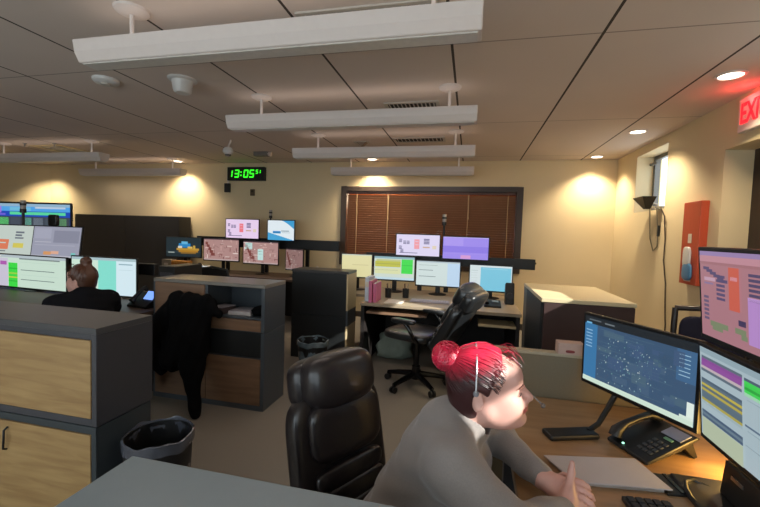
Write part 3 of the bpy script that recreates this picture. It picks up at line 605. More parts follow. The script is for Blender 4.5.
# ------------------------------------------------------------ cabinets
# left foreground two-tier cabinet
root = thing('storage_cabinet','two-tier dark grey cabinet with oak fronts at the left edge','cabinet',(-1.547,1.337,0.29465)); root.scale = (0.80357,)*3
p = MB(); p.bb(-1.30,0.0,0.0,0.38,0.905,0.94); p.build('top', mat('cabinet_top','#454547',0.35,var=0.05), root, bevel=0.003)
p = MB(); p.bb(-1.30,0.0,0.012,0.38,0.40,0.905); p.bb(-1.30,-1.25,0,0.012,0.40,0.905); p.bb(-0.032,0,0,0.012,0.40,0.905); p.bb(-1.25,-0.032,0,0.012,0.40,0.438); p.build('upper_carcass', darkgrey, root, bevel=0.002)
p = MB(); p.bb(-1.30,-0.006,0.014,0.374,-0.36667,0.393); p.bb(-0.038,-0.006,0.002,0.014,-0.36667,0.393); p.bb(-1.25,-0.038,0.002,0.014,0.352,0.393); p.build('lower_carcass', mat('slate_laminate','#33393d',0.42,var=0.05), root, bevel=0.002)
p = MB(); p.bb(-1.245,-0.035,-0.004,0.012,0.442,0.872); p.build('upper_front', oak, root, bevel=0.002)
p = MB(); p.bb(-1.245,-0.041,-0.002,0.014,-0.33,0.348); dd = p.build('door', oak, root, bevel=0.002)
p = MB(); p.ring([(-0.628,-0.004,0.315),(-0.632,-0.022,0.30),(-0.628,-0.026,0.25),(-0.64,-0.022,0.19),(-0.64,-0.004,0.18)],0.006,8); p.build('handle', black, dd, smooth=True)
# foreground counter
root = thing('foreground_cabinet','low cabinet with a plain pale blue grey top in the near foreground','cabinet',(-0.778,0.30,0))
p = MB(); p.bb(0.0,0.76,0.0,0.466,0.912,0.94); p.build('top', counter, root, bevel=0.003)
p = MB(); p.bb(0.015,0.745,0.015,0.455,0.0,0.912); p.build('carcass', darkgrey, root)
p = MB(); p.bb(0.03,0.73,0.455,0.461,0.03,0.89); p.build('back_panel', steelgrey, root)
# middle two-tier cabinet
root = thing('storage_cabinet','two-tier grey cabinet with brown panels and an open shelf, mid room','cabinet',(-1.60,2.845,0))
X0 = -1.07
p = MB(); p.bb(X0,0,0,0.362,1.02,1.05); p.build('top', mat('cabinet_top_light','#7b766e',0.32,var=0.05), root, bevel=0.003)
p = MB()
p.bb(-0.03,0,0,0.362,0.655,1.02); p.bb(X0,X0+0.02,0,0.362,0.655,1.02); p.bb(X0+0.02,-0.03,0.34,0.362,0.655,1.02)
p.bb(X0+0.02,-0.03,0.0,0.34,0.655,0.675); p.bb(-0.555,-0.53,0.0,0.34,0.675,1.02); p.bb(-0.53,-0.03,0.01,0.34,0.755,0.772); p.build('upper_carcass', steelgrey, root, bevel=0.002)
p = MB(); p.bb(-0.03,0,0,0.362,0,0.65); p.bb(X0,X0+0.02,0,0.362,0,0.65); p.bb(X0+0.02,-0.03,0.34,0.362,0,0.65); p.bb(X0+0.02,-0.03,0,0.34,0,0.04); p.bb(X0+0.02,-0.03,0.02,0.34,0.42,0.44); p.bb(-0.55,-0.53,0.02,0.34,0.04,0.65); p.build('lower_carcass', steelgrey, root, bevel=0.002)
p = MB(); p.bb(X0+0.02,-0.03,0.002,0.02,0.445,0.65); p.build('dark_band', mat('near_black_laminate','#1a1c1d',0.5), root, bevel=0.002)  # near-black board across the band above the lower doors
p = MB(); p.bb(X0+0.02,-0.557,-0.004,0.012,0.66,1.018); p.build('upper_door', oakdark, root, bevel=0.002)
p = MB(); p.bb(-0.55,-0.032,-0.004,0.012,0.66,0.752); p.build('drawer', oakdark, root, bevel=0.002)
for x0,x1 in ((X0+0.022,-0.543),(-0.537,-0.032)): p = MB(); p.bb(x0,x1,-0.004,0.012,0.045,0.43); dd = p.build('door', oakdark, root, bevel=0.002)
p = MB(); p.ring([(-0.64,-0.004,0.29),(-0.64,-0.025,0.28),(-0.64,-0.025,0.20),(-0.64,-0.004,0.19)],0.006,8); p.build('handle', black, dd, smooth=True)
for k,(lb,x,y,w_,d2,h_,c_) in enumerate((('stack of white papers on the open cabinet shelf',-1.875,3.0,0.20,0.2,0.03,'#b5adab'),('dark notebook with pale cover on the open cabinet shelf',-2.06,2.96,0.13,0.16,0.055,'#4a3c3a'))):
    q = MB(); q.bb(-w_/2,w_/2,-d2/2,d2/2,0,h_); 
    rt = thing('paper_stack' if k == 0 else 'notebook',lb,'paper' if k == 0 else 'notebook',(x,y,0.772),R(6 if k == 0 else -10)); q.build('pages', mat('pg%d'%k,c_,0.8), rt, bevel=0.002)
    q = MB(); q.bb(-w_/2,w_/2,-d2/2,d2/2,h_,h_+0.003); q.build('cover_sheet', mat('cover_pale','#a9a1a6',0.7), rt)
root = thing('black_bundle','black cloth bundle at the right end of the open cabinet shelf','bundle',(-1.70,2.98,0.772))
p = MB(); p.pillow((0,0,0.04),(0.13,0.2,0.08),0.7); p.build('cloth', fabric_blk, root, smooth=True)
p = MB(); p.ring([(-0.05,-0.08,0.05),(0,-0.09,0.075),(0.05,-0.07,0.05)],0.008,8); p.build('strap', fabric_blk, root, smooth=True)
# dark cabinet further back
root = thing('dark_storage_cabinet','black fronted cabinet with a pale sunlit side left of the rear desk','cabinet',(-1.33,4.22,0))
blk2 = mat('near_black_laminate','#1a1c1d',0.5)
p = MB(); p.bb(-0.70,0,0,0.33,1.02,1.05); p.build('top', mat('dark_top','#3a3633',0.35), root, bevel=0.003)
p = MB(); p.bb(-0.70,-0.02,0.014,0.33,0,1.02); p.build('carcass', blk2, root)
p = MB(); p.bb(-0.69,-0.02,0,0.014,0.53,1.015); p.build('upper_front', blk2, root, bevel=0.002)
p = MB(); p.bb(-0.69,-0.02,0,0.014,0.02,0.52); p.build('lower_front', blk2, root, bevel=0.002)
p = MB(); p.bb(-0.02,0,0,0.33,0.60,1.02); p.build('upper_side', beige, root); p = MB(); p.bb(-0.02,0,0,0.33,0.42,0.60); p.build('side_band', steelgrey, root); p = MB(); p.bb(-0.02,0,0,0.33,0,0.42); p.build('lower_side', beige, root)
# counter on the right, rear
root = thing('brown_storage_counter','dark brown cabinet with a pale beige top right of the rear desk','cabinet',(0.55,3.15,0))
brownf = mat('dark_brown_panel','#3b2522',0.55,var=0.08)
p = MB(); p.bb(0,0.65,0,0.98,1.02,1.05); p.build('top', mat('pale_beige_top','#cdbd98',0.45,var=0.04), root, bevel=0.003)
p = MB(); p.bb(0.02,0.64,0.015,0.97,0,1.02); p.build('carcass', brownf, root)
p = MB(); p.bb(0.02,0.64,0,0.015,0.0,1.015); p.build('front', brownf, root, bevel=0.002)
p = MB(); p.bb(0.0,0.02,0.78,0.97,0,1.02); p.build('side_post', mat('grey_post','#6e6a62',0.5), root); p = MB(); p.bb(0.0,0.02,0.02,0.78,0.0,1.015); p.build('side_panel', blk2, root)
# small items behind the middle cabinet
root = thing('white_bottle','slim white bottle behind the right end of the middle cabinet','bottle',(-2.28,5.62,0.735))
p = MB(); p.lathe([(0.03,0),(0.03,0.15),(0.014,0.18),(0.014,0.2)],(0,0,0),20); p.build('body', whtplastic, root, smooth=True); p = MB(); p.lathe([(0.016,0.2),(0.016,0.225)],(0,0,0),16); p.build('cap', wht, root, smooth=True)
root = thing('purple_mug','small purple mug behind the right end of the middle cabinet','mug',(-2.17,5.60,0.735))
p = MB(); p.lathe([(0.04,0),(0.042,0.1),(0.037,0.1),(0.035,0.008)],(0,0,0),20); p.build('cup', mat('purple_glaze','#5b46b8',0.3), root, smooth=True); p = MB(); p.ring([(0.04,0,0.08),(0.07,0,0.07),(0.07,0,0.035),(0.04,0,0.025)],0.006,8); p.build('handle', mat('purple_glaze','#5b46b8',0.3), root, smooth=True)

# ------------------------------------------------------------ waste bins
bagfilm = mat('grey_bin_liner', '#4b4d55', 0.22, var=0.2, scale=20, bump=0.4, coat=0.3)
paleliner = mat('pale_bin_liner', '#5f6d74', 0.2, var=0.5, scale=20, bump=0.4, coat=0.3)
def bin_(label, loc, h, r, lm):
    root = thing('waste_bin', label, 'bin', loc, 0, 'lined waste bins')
    p = MB(); p.lathe([(r*0.8,0),(r,h),(r-0.006,h),(r*0.8-0.006,0.01)],(0,0,0),32); p.build('bin', black, root, smooth=True)
    p = MB(); n_ = 48; prof = [(0.93,-h*0.5),(0.95,-0.02),(1.0,0.012),(1.04,0.008),(1.05,-0.02),(1.04,-0.04)]; vs=[]; fs=[]
    rr = random.Random(int(loc[0]*100))
    ph = [rr.random()*6 for _ in range(6)]
    for i,(a,z) in enumerate(prof):
        for k in range(n_):
            t = 2*PI*k/n_; wob = 0.010*math.sin(7*t+ph[0]+i*0.4)+0.006*math.sin(13*t+ph[1]); zw = (0.006*math.sin(5*t+ph[2])+0.003*math.sin(11*t+ph[3])) if i >= 1 else 0
            q = r*(a+(wob if i not in (0,) else wob*1.5)); 
            if i >= 3: q = max(q, r*1.012)
            if i <= 1: q = min(q, r*0.955)
            vs.append((q*math.cos(t),q*math.sin(t),h+z+zw))
    for i in range(len(prof)-1):
        for k in range(n_): a_=i*n_+k; b_=i*n_+(k+1)%n_; fs.append((a_,b_,b_+n_,a_+n_))
    fs.append(tuple(range(n_))); p._add(vs,fs); p.build('liner', lm, root, smooth=True)
bin_('black waste bin with a dark liner next to the oak fronted cabinet',(-1.375,1.50,0),0.53,0.145,bagfilm)
bin_('black waste bin with a pale liner before the black fronted cabinet',(-1.57,3.80,0),0.35,0.16,paleliner)

# ------------------------------------------------------------ SDF modelling for soft shapes
class SDF:
    def __init__(s, lo, hi, h):
        s.lo = np.array(lo,float); s.h = h; s.n = np.ceil((np.array(hi)-s.lo)/h).astype(int)+1
        s.f = np.full(s.n, 0.2, np.float32)
    def _win(s, lo, hi, pad):
        a = np.maximum(np.floor((np.array(lo)-pad-s.lo)/s.h).astype(int),0); b_ = np.minimum(np.ceil((np.array(hi)+pad-s.lo)/s.h).astype(int)+1,s.n)
        if (b_ <= a).any(): return None
        sl = tuple(slice(i,j) for i,j in zip(a,b_))
        g = np.meshgrid(*[s.lo[i]+s.h*np.arange(a[i],b_[i]) for i in range(3)], indexing='ij')
        return sl, np.stack(g,-1)
    def _mix(s, sl, d, k, op):
        f = s.f[sl]
        if op == 'sub': d = -d
        if k > 0:
            hh = np.clip(0.5+0.5*(d-f)/k,0,1) if op == 'add' else np.clip(0.5-0.5*(d-f)/k,0,1)
            r = d*(1-hh)+f*hh + (-k*hh*(1-hh) if op == 'add' else k*hh*(1-hh))
        else: r = np.minimum(f,d) if op == 'add' else np.maximum(f,d)
        s.f[sl] = r
    def cone(s, a, b_, r1, r2, k=0.02, op='add'):
        a = np.array(a,float); b_ = np.array(b_,float); m = max(r1,r2)
        w = s._win(np.minimum(a,b_)-m, np.maximum(a,b_)+m, k+3*s.h+0.01)
        if w is None: return s
        sl, P = w; ab = b_-a; L2 = ab@ab+1e-12
        t = np.clip(((P-a)@ab)/L2,0,1); d = np.linalg.norm(P-a-t[...,None]*ab,axis=-1)-(r1+(r2-r1)*t)
        s._mix(sl,d,k,op); return s
    def ell(s, c, r, k=0.02, M=None, op='add'):
        c = np.array(c,float); r = np.array(r,float); m = r.max()
        w = s._win(c-m, c+m, k+3*s.h+0.01)
        if w is None: return s
        sl, P = w; q = P-c
        if M is not None: q = q@np.array(M)
        k0 = np.linalg.norm(q/r,axis=-1); k1 = np.linalg.norm(q/(r*r),axis=-1)+1e-9
        s._mix(sl,k0*(k0-1)/k1,k,op); return s
    def half(s, nrm, off, k=0.0):      # keep the side where n.p < off
        g = np.meshgrid(*[s.lo[i]+s.h*np.arange(s.n[i]) for i in range(3)], indexing='ij')
        d = g[0]*nrm[0]+g[1]*nrm[1]+g[2]*nrm[2]-off
        s.f = np.maximum(s.f,d.astype(np.float32)); return s
    def mesh(s):
        f = s.f.copy(); f[0]=f[-1]=0.2; f[:,0]=f[:,-1]=0.2; f[:,:,0]=f[:,:,-1]=0.2
        ins = f < 0; c = ins[:-1,:-1,:-1].astype(np.int8)
        tot = np.zeros(np.array(f.shape)-1,np.int8)
        for i in (0,1):
            for j in (0,1):
                for k in (0,1): tot += ins[i:f.shape[0]-1+i,j:f.shape[1]-1+j,k:f.shape[2]-1+k]
        act = (tot>0)&(tot<8); idx = np.argwhere(act); vid = np.full(tot.shape,-1,np.int64); vid[act] = np.arange(len(idx))
        acc = np.zeros((len(idx),3)); cnt = np.zeros(len(idx))
        co = [(i,j,k) for i in (0,1) for j in (0,1) for k in (0,1)]
        for a in co:
            for ax in range(3):
                if a[ax]: continue
                b_ = list(a); b_[ax] = 1
                fa = f[idx[:,0]+a[0],idx[:,1]+a[1],idx[:,2]+a[2]]; fb = f[idx[:,0]+b_[0],idx[:,1]+b_[1],idx[:,2]+b_[2]]
                mk = (fa<0)!=(fb<0); t = np.where(mk, fa/(fa-fb+1e-12), 0)
                p = np.array(a,float)[None]+t[:,None]*(np.array(b_)-np.array(a))[None]
                acc[mk] += p[mk]; cnt[mk] += 1
        V = s.lo+s.h*(idx+acc/cnt[:,None]); F = []
        for ax in range(3):
            o1,o2 = [i for i in range(3) if i != ax]
            A = [slice(None)]*3; B = [slice(None)]*3; A[ax]=slice(0,-1); B[ax]=slice(1,None)
            ch = ins[tuple(A)] != ins[tuple(B)]; e = np.argwhere(ch); e = e[(e[:,o1]>0)&(e[:,o2]>0)&(e[:,o1]<f.shape[o1]-1)&(e[:,o2]<f.shape[o2]-1)]
            def g(d1,d2):
                q = e.copy(); q[:,o1] -= d1; q[:,o2] -= d2; return vid[q[:,0],q[:,1],q[:,2]]
            Q = np.stack([g(1,1),g(0,1),g(0,0),g(1,0)],1)
            flip = ins[tuple(A)][e[:,0],e[:,1],e[:,2]] != (ax == 1)
            Q[~flip] = Q[~flip][:,::-1]; F.append(Q)
        return V, np.concatenate(F)
    def build(s, name, mats, parent=None, off=(0,0,0), smooth_it=1, fmat=None):
        V, F = s.mesh(); V = V-np.array(off)
        a_, b_, c_ = V[F[:,0]], V[F[:,1]], V[F[:,2]]
        if np.einsum('ij,ij->i', a_, np.cross(b_, c_)).sum() < 0: F = F[:,::-1].copy()
        me = bpy.data.meshes.new(name); me.from_pydata(V.tolist(),[],F.tolist())
        if not isinstance(mats,(list,tuple)): mats = [mats]
        for m in mats: me.materials.append(m)
        me.polygons.foreach_set('use_smooth',[True]*len(me.polygons))
        if fmat is not None:
            C_ = V[F].mean(1)+np.array(off); me.polygons.foreach_set('material_index', fmat(C_).astype(np.int32))
        o = bpy.data.objects.new(name, me); COL.objects.link(o)
        if parent: o.parent = parent
        if smooth_it:
            md = o.modifiers.new('smooth','SMOOTH'); md.factor = 0.5; md.iterations = smooth_it
        return o

# black coat slumped over the middle cabinet's front
co_ = SDF((-2.80,2.40,-0.03),(-1.75,3.05,1.02),0.008)
co_.cone((-2.36,2.77,0.90),(-2.10,2.76,0.88),0.055,0.05,0.05)
co_.cone((-2.36,2.76,0.88),(-2.53,2.70,0.62),0.06,0.10,0.06); co_.cone((-2.10,2.76,0.88),(-2.14,2.71,0.55),0.07,0.11,0.06)
co_.cone((-2.25,2.74,0.86),(-2.30,2.70,0.45),0.09,0.13,0.06)
co_.cone((-2.53,2.70,0.62),(-2.56,2.68,0.38),0.09,0.07,0.05); co_.cone((-2.56,2.68,0.40),(-2.60,2.70,0.16),0.06,0.035,0.04)
co_.cone((-2.16,2.70,0.60),(-2.12,2.66,0.34),0.10,0.08,0.05); co_.cone((-2.12,2.66,0.38),(-2.05,2.60,0.03),0.075,0.038,0.05)
co_.cone((-2.10,2.77,0.88),(-1.98,2.78,0.80),0.05,0.03,0.04); co_.cone((-2.40,2.68,0.42),(-2.42,2.68,0.34),0.07,0.06,0.04)
g = np.meshgrid(*[co_.lo[i]+co_.h*np.arange(co_.n[i]) for i in range(3)], indexing='ij')
co_.f += (0.007*np.sin(g[0]*38+g[2]*14)+0.005*np.sin(g[0]*70-g[2]*22+g[1]*30)).astype(np.float32)
co_.f = np.maximum(co_.f,(g[1]-2.832).astype(np.float32)); co_.f = np.maximum(co_.f,(0.005-g[2]).astype(np.float32))
root = thing('black_coat','black coat slumped over the front of the middle cabinet, sleeve hanging down','coat',(-2.3,2.7,0))
co_.build('cloth', fabric_blk, root, (-2.3,2.7,0)); 
p = MB(); p.ring([(-0.29,0.02,0.36),(-0.25,-0.03,0.37),(-0.21,-0.05,0.385)],0.008,8)
p.build('drawstring', mat('cord_dark','#26262a',0.6), root, smooth=True)

# ------------------------------------------------------------ chairs
def star_base(root, h=0.38, r=0.31, a0=0.0):
    p = MB(); p.cyl((0,0,0.09),(0,0,h),0.028); p.cyl((0,0,0.07),(0,0,0.2),0.04); p.build('column', blackgloss, root, smooth=True)
    for k in range(5):
        a = a0+k*2*PI/5; c_,s__ = math.cos(a), math.sin(a)
        p = MB(); p.ring([(0.02*c_,0.02*s__,0.12),(r*0.6*c_,r*0.6*s__,0.10),(r*c_,r*s__,0.075)],[0.032,0.026,0.02],8); lg = p.build('leg', blackgloss, root, smooth=True)
        p = MB(); t = Vector((-s__,c_,0)); q = Vector((r*c_,r*s__,0.032))
        for sg in (-1,1): p.cyl(q+t*sg*0.010,q+t*sg*0.026,0.03,n=14)
        p.cyl(q+Vector((0,0,0.0)),q+Vector((0,0,0.05)),0.010,n=8); p.build('caster', black, lg, smooth=True)
def exec_chair(name, label, loc, rz, lm, recl=R(14), hr=True, a0=0.3, sz=0.43, az=0.675):
    # faces local +X
    root = thing(name, label, 'chair', (loc[0],loc[1],0), rz)
    star_base(root, a0=a0, h=sz-0.05)
    p = MB(); p.bb(-0.16,0.16,-0.14,0.14,sz-0.065,sz-0.04); p.build('seat_plate', black, root, bevel=0.006)
    p = MB(); p.pillow((0.02,0,sz),(0.52,0.52,0.09),0.45); p.build('seat', lm, root, smooth=True)
    RB = Matrix.Rotation(-recl,3,'Y'); piv = Vector((-0.24,0,0.50))
    def tb(v): return piv + RB @ Vector(v)
    # thick shell, then cushions on its face
    p = MB()
    def shell(q): q = Vector(q); q.x -= 0.9*q.y*q.y*-0.5 ; return q
    p.pillow(tb((-0.05,0,0.22)),(0.11,0.50,0.54),0.38,RB,36,20); p.build('backrest', lm, root, smooth=True)
    p = MB()
    for k in range(3): p.pillow(tb((0.015,0,-0.01+k*0.080)),(0.06,0.37,0.09),0.55,RB)
    p.build('lumbar_cushion', lm, root, smooth=True)
    p = MB(); p.pillow(tb((0.015,0,0.335)),(0.075,0.39,0.25),0.5,RB); p.build('upper_cushion', lm, root, smooth=True)
    if hr:
        p = MB(); p.pillow(tb((-0.005,0,0.535)),(0.17,0.37,0.235),0.6,RB,36,20); p.build('headrest', lm, root, smooth=True)
        p = MB(); p.pillow(tb((-0.075,0,0.53)),(0.12,0.41,0.21),0.5,RB,36,20); p.build('headrest_shell', lm, root, smooth=True)
    for sg in (-1,1):
        p = MB(); p.ring([(-0.14,sg*0.24,sz-0.03),(-0.13,sg*0.30,sz+0.02),(-0.08,sg*0.305,az-0.06),(-0.03,sg*0.305,az-0.015)],0.018,10); ar = p.build('arm', blackgloss, root, smooth=True)
        p = MB(); p.pillow((-0.02,sg*0.305,az),(0.25,0.08,0.045),0.5); p.build('arm_pad', lm, ar, smooth=True)
    return root
exec_chair('executive_chair','black leather high-back chair with rolled headrest behind the red haired woman',(-0.215,1.305),R(-30),leather,recl=R(12),az=0.62).scale = (0.90,0.90,0.90)
pale_leather = mat('black_leather_worn', '#202224', 0.28, var=0.2, scale=50, bump=0.1, coat=0.3)
exec_chair('executive_chair','reclined black high-back chair turned sideways at the rear desk',(-0.47,3.80),R(158),pale_leather,recl=R(30),a0=0.1,sz=0.53,az=0.70)
# mesh-backed chair at the middle desk
root = thing('mesh_chair','dark mesh backed chair pushed up to the desk below the clock','chair',(-3.52,5.10,0),R(90))
star_base(root); p = MB(); p.pillow((0.02,0,0.47),(0.46,0.48,0.08),0.45); p.build('seat', fabric_blk, root, smooth=True)
p = MB(); p.ring([(-0.22,-0.24,0.55),(-0.27,-0.27,0.75),(-0.29,-0.22,0.92),(-0.30,0,0.95),(-0.29,0.22,0.92),(-0.27,0.27,0.75),(-0.22,0.24,0.55)],0.014,10); p.build('back_frame', mat('chair_rim','#3b3c38',0.4), root, smooth=True)
p = MB(); p.pillow((-0.275,0,0.73),(0.03,0.50,0.40),0.4); p.build('backrest', mat('dark_mesh','#1b1a19',0.7), root, smooth=True)
p = MB(); p.ring([(-0.02,0,0.43),(-0.25,0,0.45),(-0.31,0,0.6),(-0.30,0,0.75)],0.02,8); p.build('back_support', black, root, smooth=True)
# chair by the right wall
root = thing('side_chair','dark framed side chair near the right wall, half hidden by screens','chair',(1.50,2.72,0),R(-15))
fm = mat('dark_chair_frame','#2a201d',0.4)
for sg in (-1,1):
    p = MB(); p.ring([(sg*0.2,0.20,0.0),(sg*0.21,0.20,0.45),(sg*0.20,0.24,0.80),(sg*0.19,0.27,1.06)],0.018,10); p.build('rear_leg', fm, root, smooth=True)
    p = MB(); p.cyl((sg*0.21,-0.2,0),(sg*0.21,-0.2,0.45),0.017); p.build('front_leg', fm, root, smooth=True)
p = MB(); p.ring([(-0.19,0.27,1.06),(0,0.29,1.07),(0.19,0.27,1.06)],0.018,10); p.build('top_rail', fm, root, smooth=True)
p = MB(); p.pillow((0,0.235,0.85),(0.34,0.05,0.34),0.4); p.build('backrest', mat('navy_fabric','#1d1a30',0.8), root, smooth=True)
p = MB(); p.pillow((0,0,0.47),(0.44,0.44,0.07),0.4); p.build('seat', mat('navy_fabric','#1d1a30',0.8), root, smooth=True)

# ------------------------------------------------------------ foreground workstation
root = thing('foreground_desk','wooden desk where the red haired woman sits','desk',(0.10,0.80,0))
p = MB(); p.prism([(0.07,0.0),(1.30,0.0),(1.30,1.17),(0.07,1.17)],'z',0.708,0.74); p.build('desktop', deskwood, root, bevel=0.004)
for x,y in ((0.12,0.06),(1.22,0.06),(0.12,1.0),(1.22,1.0)):
    p = MB(); p.bb(x-0.03,x+0.03,y-0.03,y+0.03,0,0.708); p.build('leg', darkgrey, root, bevel=0.003)
root = thing('desk_partition','low beige partition panel behind the wooden desk','partition',(0.12,1.985,0))
p = MB(); p.bb(0,1.28,0,0.045,0.03,0.94); p.build('panel', mat('beige_fabric_panel','#756a56',0.85,var=0.1,scale=120), root)
p = MB(); p.bb(-0.004,1.284,-0.004,0.049,0.94,0.955); p.build('cap', mat('panel_cap','#a3977f',0.5), root, bevel=0.003)
for x in (0.1,1.18): p = MB(); p.bb(x-0.03,x+0.03,-0.0,0.20,0,0.03); p.build('foot', darkgrey, root)
root = thing('card_box','pale pink card box standing on the partition cap','box',(0.485,2.008,0.955))
p = MB(); p.bb(-0.055,0.06,-0.03,0.03,0,0.055); p.build('body', mat('pink_box','#b89a8c',0.7), root, bevel=0.003); p = MB(); p.pillow((0.0,-0.0305,0.015),(0.04,0.004,0.014),0.7); p.build('mark', mat('red_mark','#7a3030',0.7), root)
# map monitor
mp = [(0,0,1,1,'#3c5673'),(0,0,1,.11,'#20262c'),(.0,.11,.14,1,'#3a76a6'),(.86,.11,1,.5,'#41668c')]
rr = random.Random(11)
for i in range(26):
    x,y = .14+rr.random()*.7, .13+rr.random()*.76; w_,h_ = .05+rr.random()*.16, .05+rr.random()*.14
    mp.append((x,y,min(.97,x+w_),min(.92,y+h_),rr.choice(['#41597a','#465f7a','#3a5470','#4a6478'])))
for i in range(22): y = .14+rr.random()*.78; x = .14+rr.random()*.5; mp.append((x,y,x+.12+rr.random()*.25,y+.004,'#56707f'))
for i in range(130):
    g1,g2 = rr.gauss(.5,.19), rr.gauss(.53,.2)
    if .15 < g1 < .97 and .14 < g2 < .9: d_ = .006+rr.random()*.007; mp.append((g1,g2,g1+d_*.6,g2+d_*1.2,rr.choice(['#cfe6ea','#9cc4cc','#7fb0a8','#e8f4f0'])))
for i in range(6): mp.append((.02,.2+i*.05,.09,.215+i*.05,'#8fb8d8')); mp.append((.88,.17+i*.05,.96,.18+i*.05,'#9cc0d8'))
mp += [(.05,.035,.18,.055,'#5d666c'),(.22,.045,.32,.065,'#6d767c'),(.02,.085,.08,.11,'#6fb4dc'),(0,.93,1,1,'#cfe4d4'),(.95,.72,1,.93,'#e2efe6'),(.90,.90,1,.94,'#d8e8dc')]
WX,WY = 0.652,1.722
root = monitor('monitor with a dark blue map of scattered dots, right foreground',(WX,WY,1.015),R(-59.5),0.475,0.292,mp,0.95,tilt=R(1),floor_z=0.74,mount='none',bez=0.012)
wl = lambda x,y,z: (Matrix.Rotation(R(59.5),3,'Z') @ Vector((x-WX,y-WY,z)))
p = MB(); p.ring([wl(0.655,1.80,0.20),wl(0.625,1.80,0.11),wl(0.59,1.77,0.06),wl(0.53,1.68,0.03),wl(0.48,1.63,0.018)],[0.013,0.012,0.011,0.010,0.010],10); p.build('neck', black, root, smooth=True)
p = MB(); p.box(wl(0.41,1.60,0.012),(0.20,0.07,0.022),Matrix.Rotation(R(59.5+20),3,'Z')); p.build('base', black, root, bevel=0.008)
# two stacked monitors on a common stand
pk = [(0,0,1,1,'#b07c86'),(0,0,1,.05,'#9d85b4'),(0,.05,1,.12,'#c58f9c'),(.0,.12,1,.15,'#a8747c')]
for k in range(6): pk += [(.04+.035*k,.18+.025*k,.10+.035*k,.215+.025*k,'#5c4f74'),(.17,.26+.05*k,.25,.29+.05*k,'#5c4f74'),(.45,.2+.05*k,.56,.23+.05*k,'#54486c'),(.04,.52+.05*k,.09,.55+.05*k,'#6a5a78')]
pk += [(.05,.3,.16,.34,'#c9a3b8'),(.05,.36,.14,.38,'#8e7aa0'),(.285,.16,.375,.62,'#d06250'),(.30,.26,.36,.30,'#d89aa8'),(.36,.7,.42,.76,'#453a5c'),(.1,.80,.27,.86,'#7f8a6c'),(.12,.86,.22,.90,'#7f8a6c'),(.33,.79,.42,.85,'#7f8a6c'),(.38,.85,.43,.9,'#7f8a6c'),(.44,.44,.80,.92,'#bb8fd0'),(.44,.44,.8,.47,'#cdb0dc'),(.85,.2,.97,.5,'#54486c'),(.85,.6,.97,.75,'#c58f9c')]
root = thing('monitor_stand','black twin monitor stand with silver badge at the right edge','stand',(0.815,1.215,0.74),R(-90))
p = MB(); p.bb(-0.20,0.16,-0.15,0.14,0,0.016); p.build('base', black, root, bevel=0.005)
p = MB(); p.prism([(-0.13,0.016),(0.055,0.016),(0.045,0.125),(-0.115,0.125)],'y',-0.05,0.01); p.bb(-0.05,0.04,0.0,0.045,0.016,0.62); p.build('column', black, root, bevel=0.005)
p = MB(); p.bb(-0.08,-0.03,-0.0525,-0.0495,0.085,0.095); p.build('badge', chrome, root)
for z in (0.29,0.60): p = MB(); p.bb(-0.05,0.05,-0.018,0.0,z-0.05,z+0.04); p.build('mount_plate', black, root, bevel=0.003)
monitor('tilted upper monitor with a pink status board, right edge',(0.737,1.205,1.345),R(-90),0.505,0.268,pk,0.85,tilt=R(5.5),floor_z=1.10,mount='none')
pg = [(0,0,1,1,'#a9bcc4'),(0,0,1,.06,'#93a9b3')]
def rows(x0,x1,y,cs,h=.028):
    return [(x0,y+i*h,x1,y+(i+1)*h*1.02,c) for i,c in enumerate(cs)]
pg += rows(.02,.40,.09,['#5f6e7c','#8a4a96','#8f4f9c','#8f4f9c','#c3b3b8','#5f6e7c'])
pg += rows(.02,.40,.34,['#4f6272','#5f7280','#c0b04a','#5a6c78','#b8a848','#5f7280','#5a6e7c','#5a6e7c','#b0a44a','#9fb4bc'])
pg += rows(.02,.40,.70,['#4a5f78','#6a7f8e','#4a5f78'])+[(.02,.79,.40,1,'#b4c0a6')]
pg += rows(.42,.98,.10,['#4f6272','#44d458','#3fcf52','#2fa843','#44d458','#9fd8b0'])+[(.42,.55,.98,.57,'#5f7288'),(.44,.3,.9,.31,'#93a9b3'),(.42,.75,.98,.76,'#8fa3ad'),(.44,.6,.8,.61,'#93a9b3')]
monitor('lower monitor with striped purple and yellow rows, right edge',(0.752,1.195,1.03),R(-90),0.505,0.285,pg,0.9,tilt=R(5),floor_z=0.80,mount='none')
# desk phone
root = thing('desk_phone','large black desk phone beside the blue map monitor','phone',(0.675,1.575,0.74),R(-64)); root.scale = (0.86,0.92,0.80)
TP = Matrix.Rotation(R(20),3,'X')
p = MB(); p.prism([(-0.12,0.006),(-0.12,0.022),(0.11,0.108),(0.125,0.098),(0.03,0.05)],'x',-0.10,0.10); p.build('body', black, root, bevel=0.006)
p = MB(); p.prism([(0.06,0.062),(0.10,0.09),(0.135,0.006),(0.12,0.0)],'x',-0.07,0.085); p.build('stand_foot', black, root, bevel=0.004)
p = MB(); p.box((0.045,0.068,0.096),(0.085,0.055,0.004),TP); p.build('display', mat('phone_lcd_front','#8f93a8',0.25), root)
p = MB()
for i in range(3):
    for j in range(4): p.box((0.02+i*0.024,-0.075+j*0.024,0.0405+(j*0.024)*0.36),(0.016,0.014,0.006),TP)
p.build('keypad', mat('phone_keys','#3a3c3e',0.4), root, bevel=0.001)
p = MB(); p.box((0.05,0.028,0.079),(0.035,0.012,0.006),TP); p.build('soft_key', mat('phone_green','#6f9a7a',0.4), root)
p = MB(); p.box((-0.03,-0.105,0.0315),(0.007,0.007,0.005),TP); p.build('indicator', emi('#a8ffd8',2.0), root)
